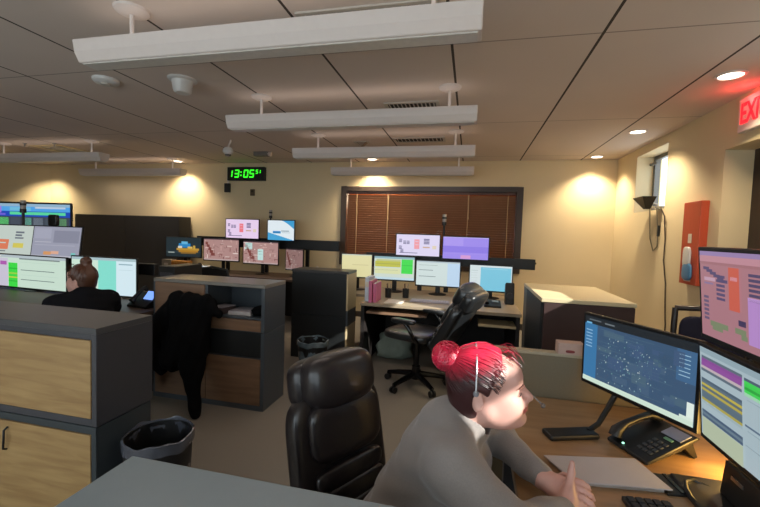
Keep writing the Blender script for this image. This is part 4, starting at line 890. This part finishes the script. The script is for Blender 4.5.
p = MB(); p.ring([(-0.068,-0.11,0.045),(-0.07,-0.10,0.07),(-0.07,-0.06,0.098),(-0.07,0.0,0.118),(-0.07,0.055,0.13),(-0.07,0.09,0.125),(-0.068,0.105,0.115)],[0.026,0.025,0.016,0.014,0.016,0.025,0.026],12); p.build('handset', black, root, smooth=True)
# folder, tablet, keyboard, cable, lamp
root = thing('paper_folder','closed pale grey folder lying on the desk beyond her hands','folder',(0.462,1.368,0.74),R(14))
p = MB(); p.prism([(-0.13,-0.055),(0.13,-0.085),(0.135,0.07),(-0.155,0.075)],'z',0.0,0.012); p.build('papers', mat('folder_pages','#9c948e',0.7), root, bevel=0.001)
p = MB(); p.prism([(-0.135,-0.062),(0.15,-0.092),(0.145,0.072),(-0.168,0.080)],'z',0.012,0.0155); p.build('cover', mat('folder_cover','#b9b1b2',0.45,var=0.05), root)
root = thing('notebook','dark slim notebook with a grey page lying behind the black cable','notebook',(0.665,1.362,0.74),R(8))
p = MB(); p.bb(-0.06,0.02,-0.05,0.055,0,0.008); p.build('cover', black, root, bevel=0.002); p = MB(); p.bb(0.02,0.085,-0.05,0.05,0,0.006); p.build('page', mat('grey_page','#7b7266',0.5), root, bevel=0.002)
p = MB(); p.bb(-0.018,-0.006,-0.045,0.05,0.0078,0.011); p.build('clasp', blackgloss, root)
root = thing('keyboard','black keyboard on the wooden desk at the bottom edge','keyboard',(0.545,1.04,0.74),R(-86))
p = MB(); p.bb(-0.21,0.21,-0.065,0.065,0,0.015); p.build('tray', black, root, bevel=0.004)
p = MB()
for i in range(15):
    for j in range(5): p.bb(-0.20+i*0.027,-0.178+i*0.027,-0.056+j*0.023,-0.038+j*0.023,0.0148,0.022)
p.build('keys', mat('dark_key','#26262a',0.5), root, bevel=0.001)
p = MB(); p.ring([(0.79,1.32,0.746),(0.765,1.36,0.748),(0.72,1.385,0.757),(0.69,1.37,0.757),(0.672,1.33,0.757),(0.665,1.29,0.757),(0.675,1.26,0.747),(0.70,1.22,0.746)],0.006,8)
tag(p.build('black_cable', black, smooth=True),'black cable looping over the dark notebook on the desk','cable')
root = thing('desk_lamp','small glowing amber desk lamp hidden behind the twin monitor stand','lamp',(0.98,1.46,0.74))
p = MB(); p.lathe([(0.0,0.0),(0.06,0.0),(0.055,0.015),(0.012,0.02),(0.012,0.16),(0.0,0.16)],(0,0,0),24,cap=False); p.build('base', black, root, smooth=True)
p = MB(); p.lathe([(0.045,0.17),(0.06,0.10)],(0,0,0),24,cap=False); p.build('shade', emi('#ffb030',4.0), root, smooth=True)
ld = bpy.data.lights.new('lamp_bulb','POINT'); ld.energy = 6.0; ld.color = (1.0,0.58,0.14); ld.shadow_soft_size = 0.04
lo = bpy.data.objects.new('lamp_bulb', ld); COL.objects.link(lo); lo.parent = root; lo.location = (-0.075,-0.03,0.09)

# ------------------------------------------------------------ people
skin = mat('fair_skin','#c7978a',0.5,var=0.06,scale=25); skin.node_tree.nodes['Principled BSDF'].inputs['Subsurface Weight'].default_value = 0.0
lipm = mat('lip_pink','#b3625c',0.45)
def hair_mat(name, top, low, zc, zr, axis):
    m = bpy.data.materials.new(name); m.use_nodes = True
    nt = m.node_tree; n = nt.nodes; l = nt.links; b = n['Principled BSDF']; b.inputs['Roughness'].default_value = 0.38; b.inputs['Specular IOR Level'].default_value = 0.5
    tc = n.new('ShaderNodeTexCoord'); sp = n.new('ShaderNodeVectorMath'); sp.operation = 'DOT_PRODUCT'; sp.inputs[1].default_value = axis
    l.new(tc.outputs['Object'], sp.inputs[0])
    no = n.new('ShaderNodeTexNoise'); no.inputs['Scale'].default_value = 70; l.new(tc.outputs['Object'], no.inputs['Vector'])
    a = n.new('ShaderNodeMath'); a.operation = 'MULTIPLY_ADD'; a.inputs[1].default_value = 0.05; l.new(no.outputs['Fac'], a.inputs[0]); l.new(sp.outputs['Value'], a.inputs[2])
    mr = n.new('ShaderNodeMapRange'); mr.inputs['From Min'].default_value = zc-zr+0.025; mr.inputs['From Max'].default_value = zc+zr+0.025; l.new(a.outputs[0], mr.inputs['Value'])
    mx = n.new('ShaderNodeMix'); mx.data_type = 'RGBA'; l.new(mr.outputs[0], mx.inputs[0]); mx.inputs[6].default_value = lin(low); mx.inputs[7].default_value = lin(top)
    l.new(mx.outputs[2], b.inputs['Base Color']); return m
def person(label, T, h, cloth, hairm, headyaw=0.0, brow='#5a3428', bun=((-0.112,0.0,0.108),0.043), bun2=None):
    """Seated figure laid out facing +X with the head centre near (0.05,1.185,1.036); T moves it to its place."""
    T = Matrix(T); Ti = np.array(T); A = Ti[:3,:3]; tv = Ti[:3,3]
    W = lambda q: A@np.array(q,float)+tv
    C0 = np.array((0.070,1.185,1.040)); hs = 1.0
    hy = Matrix.Rotation(headyaw,3,'Z') @ Matrix.Rotation(R(-6),3,'Y')
    H = A@np.array(hy)
    def L(q): return W(C0)+H@(np.array(q,float)*hs)
    root = thing('person', label, 'person', tuple(W((-0.12,1.19,0.0))))
    off = tuple(W((-0.12,1.19,0.0)))
    arms = [((-0.015,1.015,0.885),(0.13,0.955,0.80),(0.290,1.115,0.770)), ((0.02,1.360,0.870),(0.125,1.395,0.80),(0.248,1.190,0.792))]
    def trunk(S, e, k=0.06):
        # seated torso leaning on the forearms
        S.ell(W((-0.17,1.19,0.54)),(0.165+e,0.20+e,0.13+e),k,A); S.ell(W((-0.115,1.19,0.665)),(0.15+e,0.19+e,0.14+e),k,A)
        S.ell(W((-0.065,1.19,0.80)),(0.13+e,0.185+e,0.13+e),k,A); S.ell(W((-0.045,1.19,0.885)),(0.082+e,0.17+e,0.07+e),k,A)
        S.ell(W((0.02,1.115,0.78)),(0.075+e,0.08+e,0.075+e),k,A); S.ell(W((0.025,1.265,0.78)),(0.075+e,0.08+e,0.075+e),k,A)
        S.cone(W((-0.03,1.15,0.945)),W((-0.02,1.03,0.90)),0.045+e,0.06+e,k); S.cone(W((-0.03,1.22,0.945)),W((0.01,1.35,0.89)),0.045+e,0.06+e,k)
    def sleeves(S, e, k=0.04):
        for s_,el,wr in arms:
            S.cone(W(s_),W(el),0.076+e,0.058+e,k); w1 = np.array(el)+(np.array(wr)-np.array(el))*0.90
            S.cone(W(el),W(w1),0.056+e,0.036+e,0.03)
    def legs(S, e, k=0.05):
        for s_ in (-1,1):
            S.cone(W((-0.15,1.19+s_*0.10,0.52)),W((0.26,1.19+s_*0.12,0.535)),0.095+e,0.068+e,k); S.cone(W((0.26,1.19+s_*0.12,0.535)),W((0.24,1.19+s_*0.12,0.11)),0.066+e,0.042+e,k)
    def head(S):
        S.ell(L((-0.012,0,0.042)),np.array((0.097,0.076,0.088))*hs,0.02,H); S.ell(L((0.034,0,-0.020)),np.array((0.060,0.058,0.074))*hs,0.03,H)
        for s_ in (-1,1):
            S.cone(L((0.0,s_*0.048,-0.045)),L((0.074,s_*0.012,-0.076)),0.022*hs,0.019*hs,0.03); S.ell(L((0.055,s_*0.034,-0.028)),np.array((0.034,0.026,0.032))*hs,0.03,H)
        S.ell(L((0.086,0,-0.077)),np.array((0.018,0.023,0.017))*hs,0.018,H); S.ell(L((0.030,0,-0.074)),np.array((0.045,0.045,0.028))*hs,0.03,H)
        S.ell(L((0.074,0,0.050)),np.array((0.027,0.054,0.036))*hs,0.03,H)
        for s_ in (-1,1): S.ell(L((0.093,s_*0.034,0.010)),np.array((0.018,0.020,0.011))*hs,0.010,H,'sub')
        for s_ in (-1,1): S.ell(L((0.0725,s_*0.033,0.0135)),np.array((0.0140,0.0165,0.0105))*hs,0.005,H); S.ell(L((0.069,s_*0.033,0.003)),np.array((0.0140,0.0155,0.009))*hs,0.005,H)
        S.cone(L((0.088,0,0.026)),L((0.117,0,-0.016)),0.0085*hs,0.0125*hs,0.014)
        for s_ in (-1,1): S.ell(L((0.105,s_*0.012,-0.022)),np.array((0.012,0.009,0.008))*hs,0.006,H)
        S.ell(L((0.095,0,-0.033)),np.array((0.014,0.026,0.014))*hs,0.012,H)
        S.ell(L((0.1025,0,-0.0395)),np.array((0.011,0.023,0.0062))*hs,0.004,H); S.ell(L((0.1000,0,-0.0510)),np.array((0.012,0.020,0.0075))*hs,0.004,H)
        S.ell(L((0.1095,0,-0.0452)),np.array((0.010,0.020,0.0016))*hs,0.003,H,'sub')
        for s_ in (-1,1):
            EM = H@np.array(Matrix.Rotation(R(12),3,'Y'))@np.array(Matrix.Rotation(R(18)*s_,3,'Z'))
            S.ell(L((-0.032,s_*0.078,-0.002)),np.array((0.0165,0.008,0.028))*hs,0.006,EM); S.ell(L((-0.027,s_*0.087,0.003)),np.array((0.010,0.006,0.018))*hs,0.006,EM,'sub')
        S.cone(L((-0.022,0,-0.04)),W((-0.035,1.185,0.93)),0.054,0.060,0.03)
    def hand(S, wr, fdir, up, side, thumb_up, spread=False):
        # palm and five fingers; fdir towards the fingers, up = back of the hand, side = towards the thumb
        wr = np.array(wr,float); f = np.array(fdir,float); f /= np.linalg.norm(f); up = np.array(up,float); up -= f*(up@f); up /= np.linalg.norm(up); sd = np.cross(up,f)*side
        S.cone(W(wr-f*0.012),W(wr+f*0.012),0.027,0.026,0.02)
        for t in (-0.024,-0.008,0.008,0.024): S.cone(W(wr+f*0.01+sd*t*0.7),W(wr+f*0.072+sd*t),0.0155,0.0115,0.012)
        for i,(t,ln) in enumerate(((0.028,0.92),(0.010,1.0),(-0.009,0.95),(-0.027,0.78))):
            b0 = wr+f*0.072+sd*t; k1 = b0+(f*0.036-up*0.008)*ln; k2 = k1+(f*0.010-up*0.024)*ln; k3 = k2+(-f*0.012-up*0.014)*ln
            if spread: b0 = wr+f*(0.064-0.10*abs(t))+sd*t*1.12+up*0.006; k1 = b0+(f*0.034+up*0.002)*ln; k2 = k1+(f*0.020-up*0.012)*ln; k3 = k2+(f*0.008-up*0.016)*ln
            S.cone(W(b0),W(k1),0.0105,0.0092,0.004); S.cone(W(k1),W(k2),0.0092,0.0084,0.003); S.cone(W(k2),W(k3),0.0084,0.007,0.003)
        t0 = wr+f*0.022+sd*0.026; t1 = t0+(f*0.024+sd*0.016+up*0.012); 
        if thumb_up: t1 = t0+(f*0.026+sd*0.016); t2 = t1+f*0.016+np.array((0,0,0.026)); t3 = t2+f*0.004+np.array((0,0,0.026))
        else: t2 = t1+(f*0.030-sd*0.004-up*0.004); t3 = t2+(f*0.022-sd*0.010-up*0.008)
        S.cone(W(t0),W(t1),0.016,0.0125,0.012); S.cone(W(t1),W(t2),0.0120,0.0105,0.004); S.cone(W(t2),W(t3),0.0105,0.0075,0.003)
    pts = np.array([W(q) for q in ((-0.40,0.88,0.0),(0.50,0.88,0.0),(-0.40,1.52,1.25),(0.50,1.52,1.25))]); lo = pts.min(0); hi = pts.max(0); lo[2] = 0.0
    S = SDF(lo,hi,h)
    trunk(S,-0.014); sleeves(S,-0.014); legs(S,-0.012); head(S)
    hand(S,arms[1][2],(0.93,-0.30,-0.06),(0.02,-0.50,0.87),-1,False,True)
    hand(S,arms[0][2],(0.40,0.91,0.02),(0.90,-0.38,0.15),1,True)
    for s_ in (-1,1): S.ell(W((0.29,1.19+s_*0.12,0.055)),(0.11,0.042,0.045),0.03,A)
    HT = H.T/hs; c0 = W(C0)
    def fm(Cc):
        q = (Cc-c0)@HT.T
        return ((q[:,0]>0.094)&(np.abs(q[:,1])<0.025)&(q[:,2]<-0.034)&(q[:,2]>-0.059)).astype(int)
    S.build('body',[skin,lipm],root,off,1,fm)
    # clothes
    S = SDF(lo,hi,h*1.15); trunk(S,0.0); sleeves(S,0.0)
    S.half(A@np.array((0,0,-1.0)), float((A@np.array((0,0,-1.0)))@W((0,0,0.47))))
    S.cone(L((-0.045,0,-0.085)),W((-0.045,1.185,0.93)),0.062,0.075,0.03)
    S.cone(L((0.0,0,-0.05)),W((0.01,1.185,0.92)),0.056,0.046,0.008,'sub')
    g = np.meshgrid(*[S.lo[i]+S.h*np.arange(S.n[i]) for i in range(3)], indexing='ij')
    S.f += (0.0022*np.sin(g[0]*42+g[2]*55+3*np.sin(g[1]*18))+0.0016*np.sin(g[2]*95-g[0]*30+g[1]*20)).astype(np.float32)
    S.build('sweater',cloth,root,off,2)
    S = SDF(lo,hi,0.012); legs(S,0.004); S.ell(W((-0.17,1.19,0.53)),(0.17,0.205,0.11),0.05,A); S.build('trousers',mat('dark_trousers','#20222a',0.85),root,off,1)
    for s_ in (-1,1):
        a_ = W((0.28,1.19+s_*0.12,0.0)); S = SDF(np.minimum(W((0.12,1.06+s_*0.12,0)),W((0.46,1.32+s_*0.12,0)))-0.02,np.maximum(W((0.12,1.06+s_*0.12,0.15)),W((0.46,1.32+s_*0.12,0.15)))+0.02,0.008)
        S.ell(W((0.29,1.19+s_*0.12,0.055)),(0.125,0.052,0.055),0.02,A); S.half((0,0,-1),0.0); S.build('shoe',mat('dark_shoe','#17171a',0.5),root,off,1)
    # eyes and brows
    for s_ in (-1,1):
        p = MB(); c_ = L((0.0765,s_*0.033,0.0085))-np.array(off); p.ball(tuple(c_),0.0078,14); p.build('eye',mat('eye_dark','#3a2c26',0.2),root,smooth=True)
        p = MB(); p.ring([tuple(L((0.0902-0.9*abs(t)*abs(t)*8-0.25*t,s_*(0.033+t),0.0040))-np.array(off)) for t in (-0.013,-0.006,0.0,0.007,0.014)],[0.0014,0.0020,0.0022,0.0020,0.0014],6); p.build('lashes',mat('lash_dark','#2a1a16',0.6),root,smooth=True)
        p = MB(); p.ring([tuple(L((0.0985-abs(t)*0.45-0.3*t,s_*(0.034+t),0.031-abs(t)*0.15))-np.array(off)) for t in (-0.018,-0.008,0.002,0.012,0.022)],[0.0015,0.0028,0.003,0.0026,0.001],6); p.build('eyebrow',mat('brow_'+brow,brow,0.7),root,smooth=True)
    # hair: cap following the skull, combed strands, bun
    sc = 0.115*hs*1.45; S = SDF(c0-0.21,c0+0.21,min(h,0.0045))
    cr = np.array((0.108,0.086,0.099)); cc = np.array((-0.014,0,0.044))
    S.ell(L(cc),cr*hs,0.0,H); S.ell(L((-0.055,0,-0.02)),np.array((0.06,0.066,0.07))*hs,0.03,H)
    def hair_keep(q):      # q local; negative = hair
        f_,l_,u_ = q[...,0],q[...,1],q[...,2]
        d1 = f_-(0.040+0.10*(u_-0.06)-9.0*np.clip(np.abs(l_)-0.05,0,1)**1.0*0.05-np.clip(0.075-u_,0,0.2)*0.42)
        d1 = np.where(u_ < 0.012, np.maximum(d1, f_+0.036), d1)
        d2 = -0.088-u_
        return np.maximum(d1,d2)
    g = np.stack(np.meshgrid(*[S.lo[i]+S.h*np.arange(S.n[i]) for i in range(3)], indexing='ij'),-1)
    q = (g-c0)@HT.T
    S.f = np.maximum(S.f, hair_keep(q).astype(np.float32)*hs)
    bl = np.array(bun[0]); S.ell(L(bl),np.array((1.0,1.05,0.95))*bun[1],0.012,H); S.cone(L(bl),L((-0.07,0,0.075)),0.028,0.04,0.015)
    if bun2: S.ell(L(bun2[0]),np.array((1,1,1))*bun2[1],0.02,H)
    for s_ in (-1,1): S.ell(L((-0.027,s_*0.084,-0.002)),np.array((0.023,0.02,0.031))*hs,0.004,H,'sub')
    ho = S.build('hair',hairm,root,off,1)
    p = MB(); r_ = random.Random(3); e_end = (bl-cc)/cr; e_end /= np.linalg.norm(e_end)
    for i in range(330):
        th = r_.uniform(-1.0,1.0)*2.35; lt_ = r_.uniform(-0.55,1.0) if abs(th) > 1.2 else r_.uniform(0.05,0.9)
        a0 = np.array((math.cos(th)*math.cos(lt_),math.sin(th)*math.cos(lt_),math.sin(lt_)))
        q0 = cc+cr*a0
        if hair_keep(q0[None])[0] > -0.002: continue
        if abs(q0[1]) > 0.06 and abs(q0[2]+0.002) < 0.035 and abs(q0[0]+0.027) < 0.028: continue
        om = math.acos(max(-1,min(1,float(a0@e_end)))); pp = []
        if om < 0.25: continue
        for j in range(9):
            t = j/8; v = (math.sin((1-t)*om)*a0+math.sin(t*om)*e_end)/math.sin(om)
            q1 = cc+cr*v*(1.004+0.028*math.sin(PI*t)*r_.uniform(0.5,1.0)); q1 = q1+np.array((0,0,0.0012))*math.sin(9*t+i)
            pp.append(tuple(L(q1)-np.array(off)))
        p.ring(pp,[0.0012]+[0.0026]*7+[0.0015],5)
    for i in range(46):       # coiled strands of the bun
        n1 = np.array([r_.gauss(0,1) for _ in range(3)]); n1 /= np.linalg.norm(n1); n2 = np.cross(n1,np.array([r_.gauss(0,1) for _ in range(3)])); n2 /= np.linalg.norm(n2); n3 = np.cross(n1,n2)
        a0,sp_ = r_.uniform(0,6.28), r_.uniform(1.6,3.2); tl = r_.uniform(-0.4,0.4); pp = []
        for j in range(10):
            t = a0+sp_*j/9; v = n2*math.cos(t)+n3*math.sin(t)+n1*tl; v /= np.linalg.norm(v); pp.append(tuple(L(bl)+H@(v*bun[1]*1.02)-np.array(off)))
        p.ring(pp,[0.001]+[0.0034]*8+[0.001],5)
    for i in range(26):       # loose flyaway hairs over the forehead
        f0 = np.array((0.055+r_.uniform(-.02,.01),r_.uniform(-0.05,0.05),0.118+r_.uniform(-0.02,0.012))); pp = []
        for j in range(6): t = j/5; pp.append(tuple(L(f0+np.array((0.038*t,r_.uniform(-.003,.003)+0.01*t*math.sin(i),0.008*math.sin(PI*t)-0.03*t*t*r_.uniform(.6,1.1))))-np.array(off)))
        p.ring(pp,[0.0008]*5+[0.0004],4)
    for i in range(70):       # short wisps along the hairline at the temples and nape
        s_ = r_.choice((-1,1)); u0 = r_.uniform(0.035,0.11); l0 = s_*(0.084-0.25*max(0,u0-0.05)-0.004); best = None
        for k in range(60):
            f0 = 0.08-0.003*k
            if hair_keep(np.array((f0,l0,u0))[None])[0] < 0: best = f0; break
        if best is None: continue
        ls = s_*0.086*math.sqrt(max(0.05,1-((best+0.014)/0.108)**2-((u0-0.044)/0.099)**2)); pp = []
        for j in range(6):
            t = j/5; pp.append(tuple(L((best-0.012+0.030*t,ls*(1.02+0.03*math.sin(PI*t)),u0+0.006-0.016*t*t+0.004*math.sin(6*t+i)))-np.array(off)))
        p.ring(pp,[0.0012]*5+[0.0005],4)
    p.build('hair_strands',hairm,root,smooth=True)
    return root, L
I4 = Matrix.Identity(4)
redhair = hair_mat('dyed_shaded_hair','#cf2444','#35191a',1.095,0.035,(-0.25,0.0,1.0))  # red dye over dark sides; part of that dark is shade put into the colour
sweat = mat('heather_grey_knit','#837b77',0.92,var=0.14,scale=260,bump=0.25,spec=0.15,sheen=0.3)
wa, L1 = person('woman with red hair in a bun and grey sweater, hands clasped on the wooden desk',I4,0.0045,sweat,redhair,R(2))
# headset
root = thing('headset','thin silver headset with a mic boom on the red haired woman','headset',tuple(L1((0,0,0))))
ofs = np.array(root.location)
p = MB(); p.ring([tuple(L1((-0.036+0.012*math.sin(a),0.096*math.cos(a),0.032+0.110*math.sin(a)))-ofs) for a in np.linspace(0.0,PI,25)],0.0026,8); p.build('headband', mat('silver_band','#b5b4b8',0.3,0.6), root, smooth=True)
for s_ in (-1,1):
    p = MB(); c_ = L1((-0.036,s_*0.094,0.030))-ofs; p.ball(tuple(c_),0.0085,14,(1,0.6,1.1)); p.build('temple_pad' if s_ < 0 else 'earpiece', mat('pad_grey','#77747a',0.5), root, smooth=True)
p = MB(); p.ring([tuple(L1(q)-ofs) for q in ((-0.034,0.096,0.026),(0.05,0.098,-0.005),(0.10,0.082,-0.022),(0.140,0.055,-0.038),(0.158,0.035,-0.052))],0.0026,8); bo = p.build('boom', mat('boom_grey','#8f8a86',0.4), root, smooth=True)
p = MB(); p.ball(tuple(L1((0.160,0.033,-0.055))-ofs),0.0075,12); p.build('microphone', mat('mic_foam','#6d6058',0.8), bo, smooth=True)
# second operator at the left desk
T2 = Matrix.Translation((-2.985,2.46,0.0)) @ Matrix.Rotation(R(152),4,'Z') @ Matrix.Translation((-0.055,-1.185,0.0))
brownhair = hair_mat('brown_hair','#54311f','#3d2417',1.05,0.08,(0,0,1))
wb, L2 = person('woman with brown hair in a top bun and black top at the left desk',T2,0.008,mat('black_top','#16161a',0.9,var=0.15,scale=120,spec=0.1),brownhair,R(30),'#3a2218',((-0.03,0.0,0.165),0.036))
exec_chair('executive_chair','black office chair under the woman with the brown bun',(-2.83,2.40),R(152),leather,recl=R(10),hr=False).scale = (0.85,0.85,0.85)

# ------------------------------------------------------------ light
for q in bpy.data.objects:
    if q.name.startswith('linear_pendant_light') and q.type == 'EMPTY':  # fill lights added at the pendants, which are themselves unlit
        ld = bpy.data.lights.new('pendant_fill_up','AREA'); ld.shape = 'RECTANGLE'; ld.size = 2.1; ld.size_y = 0.12; ld.energy = 0.7; ld.color = (1.0,0.86,0.76)
        lo = bpy.data.objects.new('pendant_fill_up', ld); COL.objects.link(lo); lo.parent = q; lo.location = (0,0,0.125); lo.rotation_euler = (PI,0,0)
        ld = bpy.data.lights.new('pendant_fill_down','AREA'); ld.shape = 'RECTANGLE'; ld.size = 2.1; ld.size_y = 0.08; ld.energy = 6.0; ld.color = (1.0,0.86,0.76)
        lo = bpy.data.objects.new('pendant_fill_down', ld); COL.objects.link(lo); lo.parent = q; lo.location = (0,0,-0.012)
w = bpy.data.worlds.new('sky'); SC.world = w; w.use_nodes = True
bg = w.node_tree.nodes['Background']; bg.inputs[0].default_value = (0.88,0.95,1.0,1); bg.inputs[1].default_value = 3.6
for nm, wn in (('window_portal',w2),('window_portal',w3),('window_portal',w5)):
    ld = bpy.data.lights.new(nm,'AREA'); ld.shape = 'RECTANGLE'; ld.size = wn[1]-wn[0]; ld.size_y = wn[3]-wn[2]; ld.cycles.is_portal = True
    lo = bpy.data.objects.new(nm, ld); COL.objects.link(lo); lo.location = (XR+TW+0.02,(wn[0]+wn[1])/2,(wn[2]+wn[3])/2); lo.rotation_euler = (R(90),0,R(90))
ld = bpy.data.lights.new('window_portal','AREA'); ld.shape = 'RECTANGLE'; ld.size = w4[1]-w4[0]; ld.size_y = w4[3]-w4[2]; ld.cycles.is_portal = True
lo = bpy.data.objects.new('window_portal', ld); COL.objects.link(lo); lo.location = ((w4[0]+w4[1])/2,YF-0.17,(w4[2]+w4[3])/2); lo.rotation_euler = (R(90),0,0)
sd = Vector((0.70,-0.35,0.43)).normalized()
ld = bpy.data.lights.new('sun','SUN'); ld.energy = 13.0; ld.color = (1.0,0.95,0.88); ld.angle = R(0.5)
lo = bpy.data.objects.new('sun', ld); COL.objects.link(lo); lo.rotation_euler = sd.to_track_quat('Z','Y').to_euler(); lo.location = (5,3,5)
# warm ceiling lamp of the corridor behind the blinds
ld = bpy.data.lights.new('corridor_lamp','POINT'); ld.energy = 40; ld.color = (1.0,0.70,0.45); ld.shadow_soft_size = 0.15
lo = bpy.data.objects.new('corridor_lamp', ld); COL.objects.link(lo); lo.location = (-1.7,YB+0.95,2.2)

vs = SC.view_settings; vs.view_transform = 'Standard'; vs.look = 'None'; vs.gamma = 1.0; vs.use_curve_mapping = False; vs.exposure = 0.0
SC.display_settings.display_device = 'sRGB'
SC.cycles.use_denoising = True
SC.cycles.max_bounces = 8
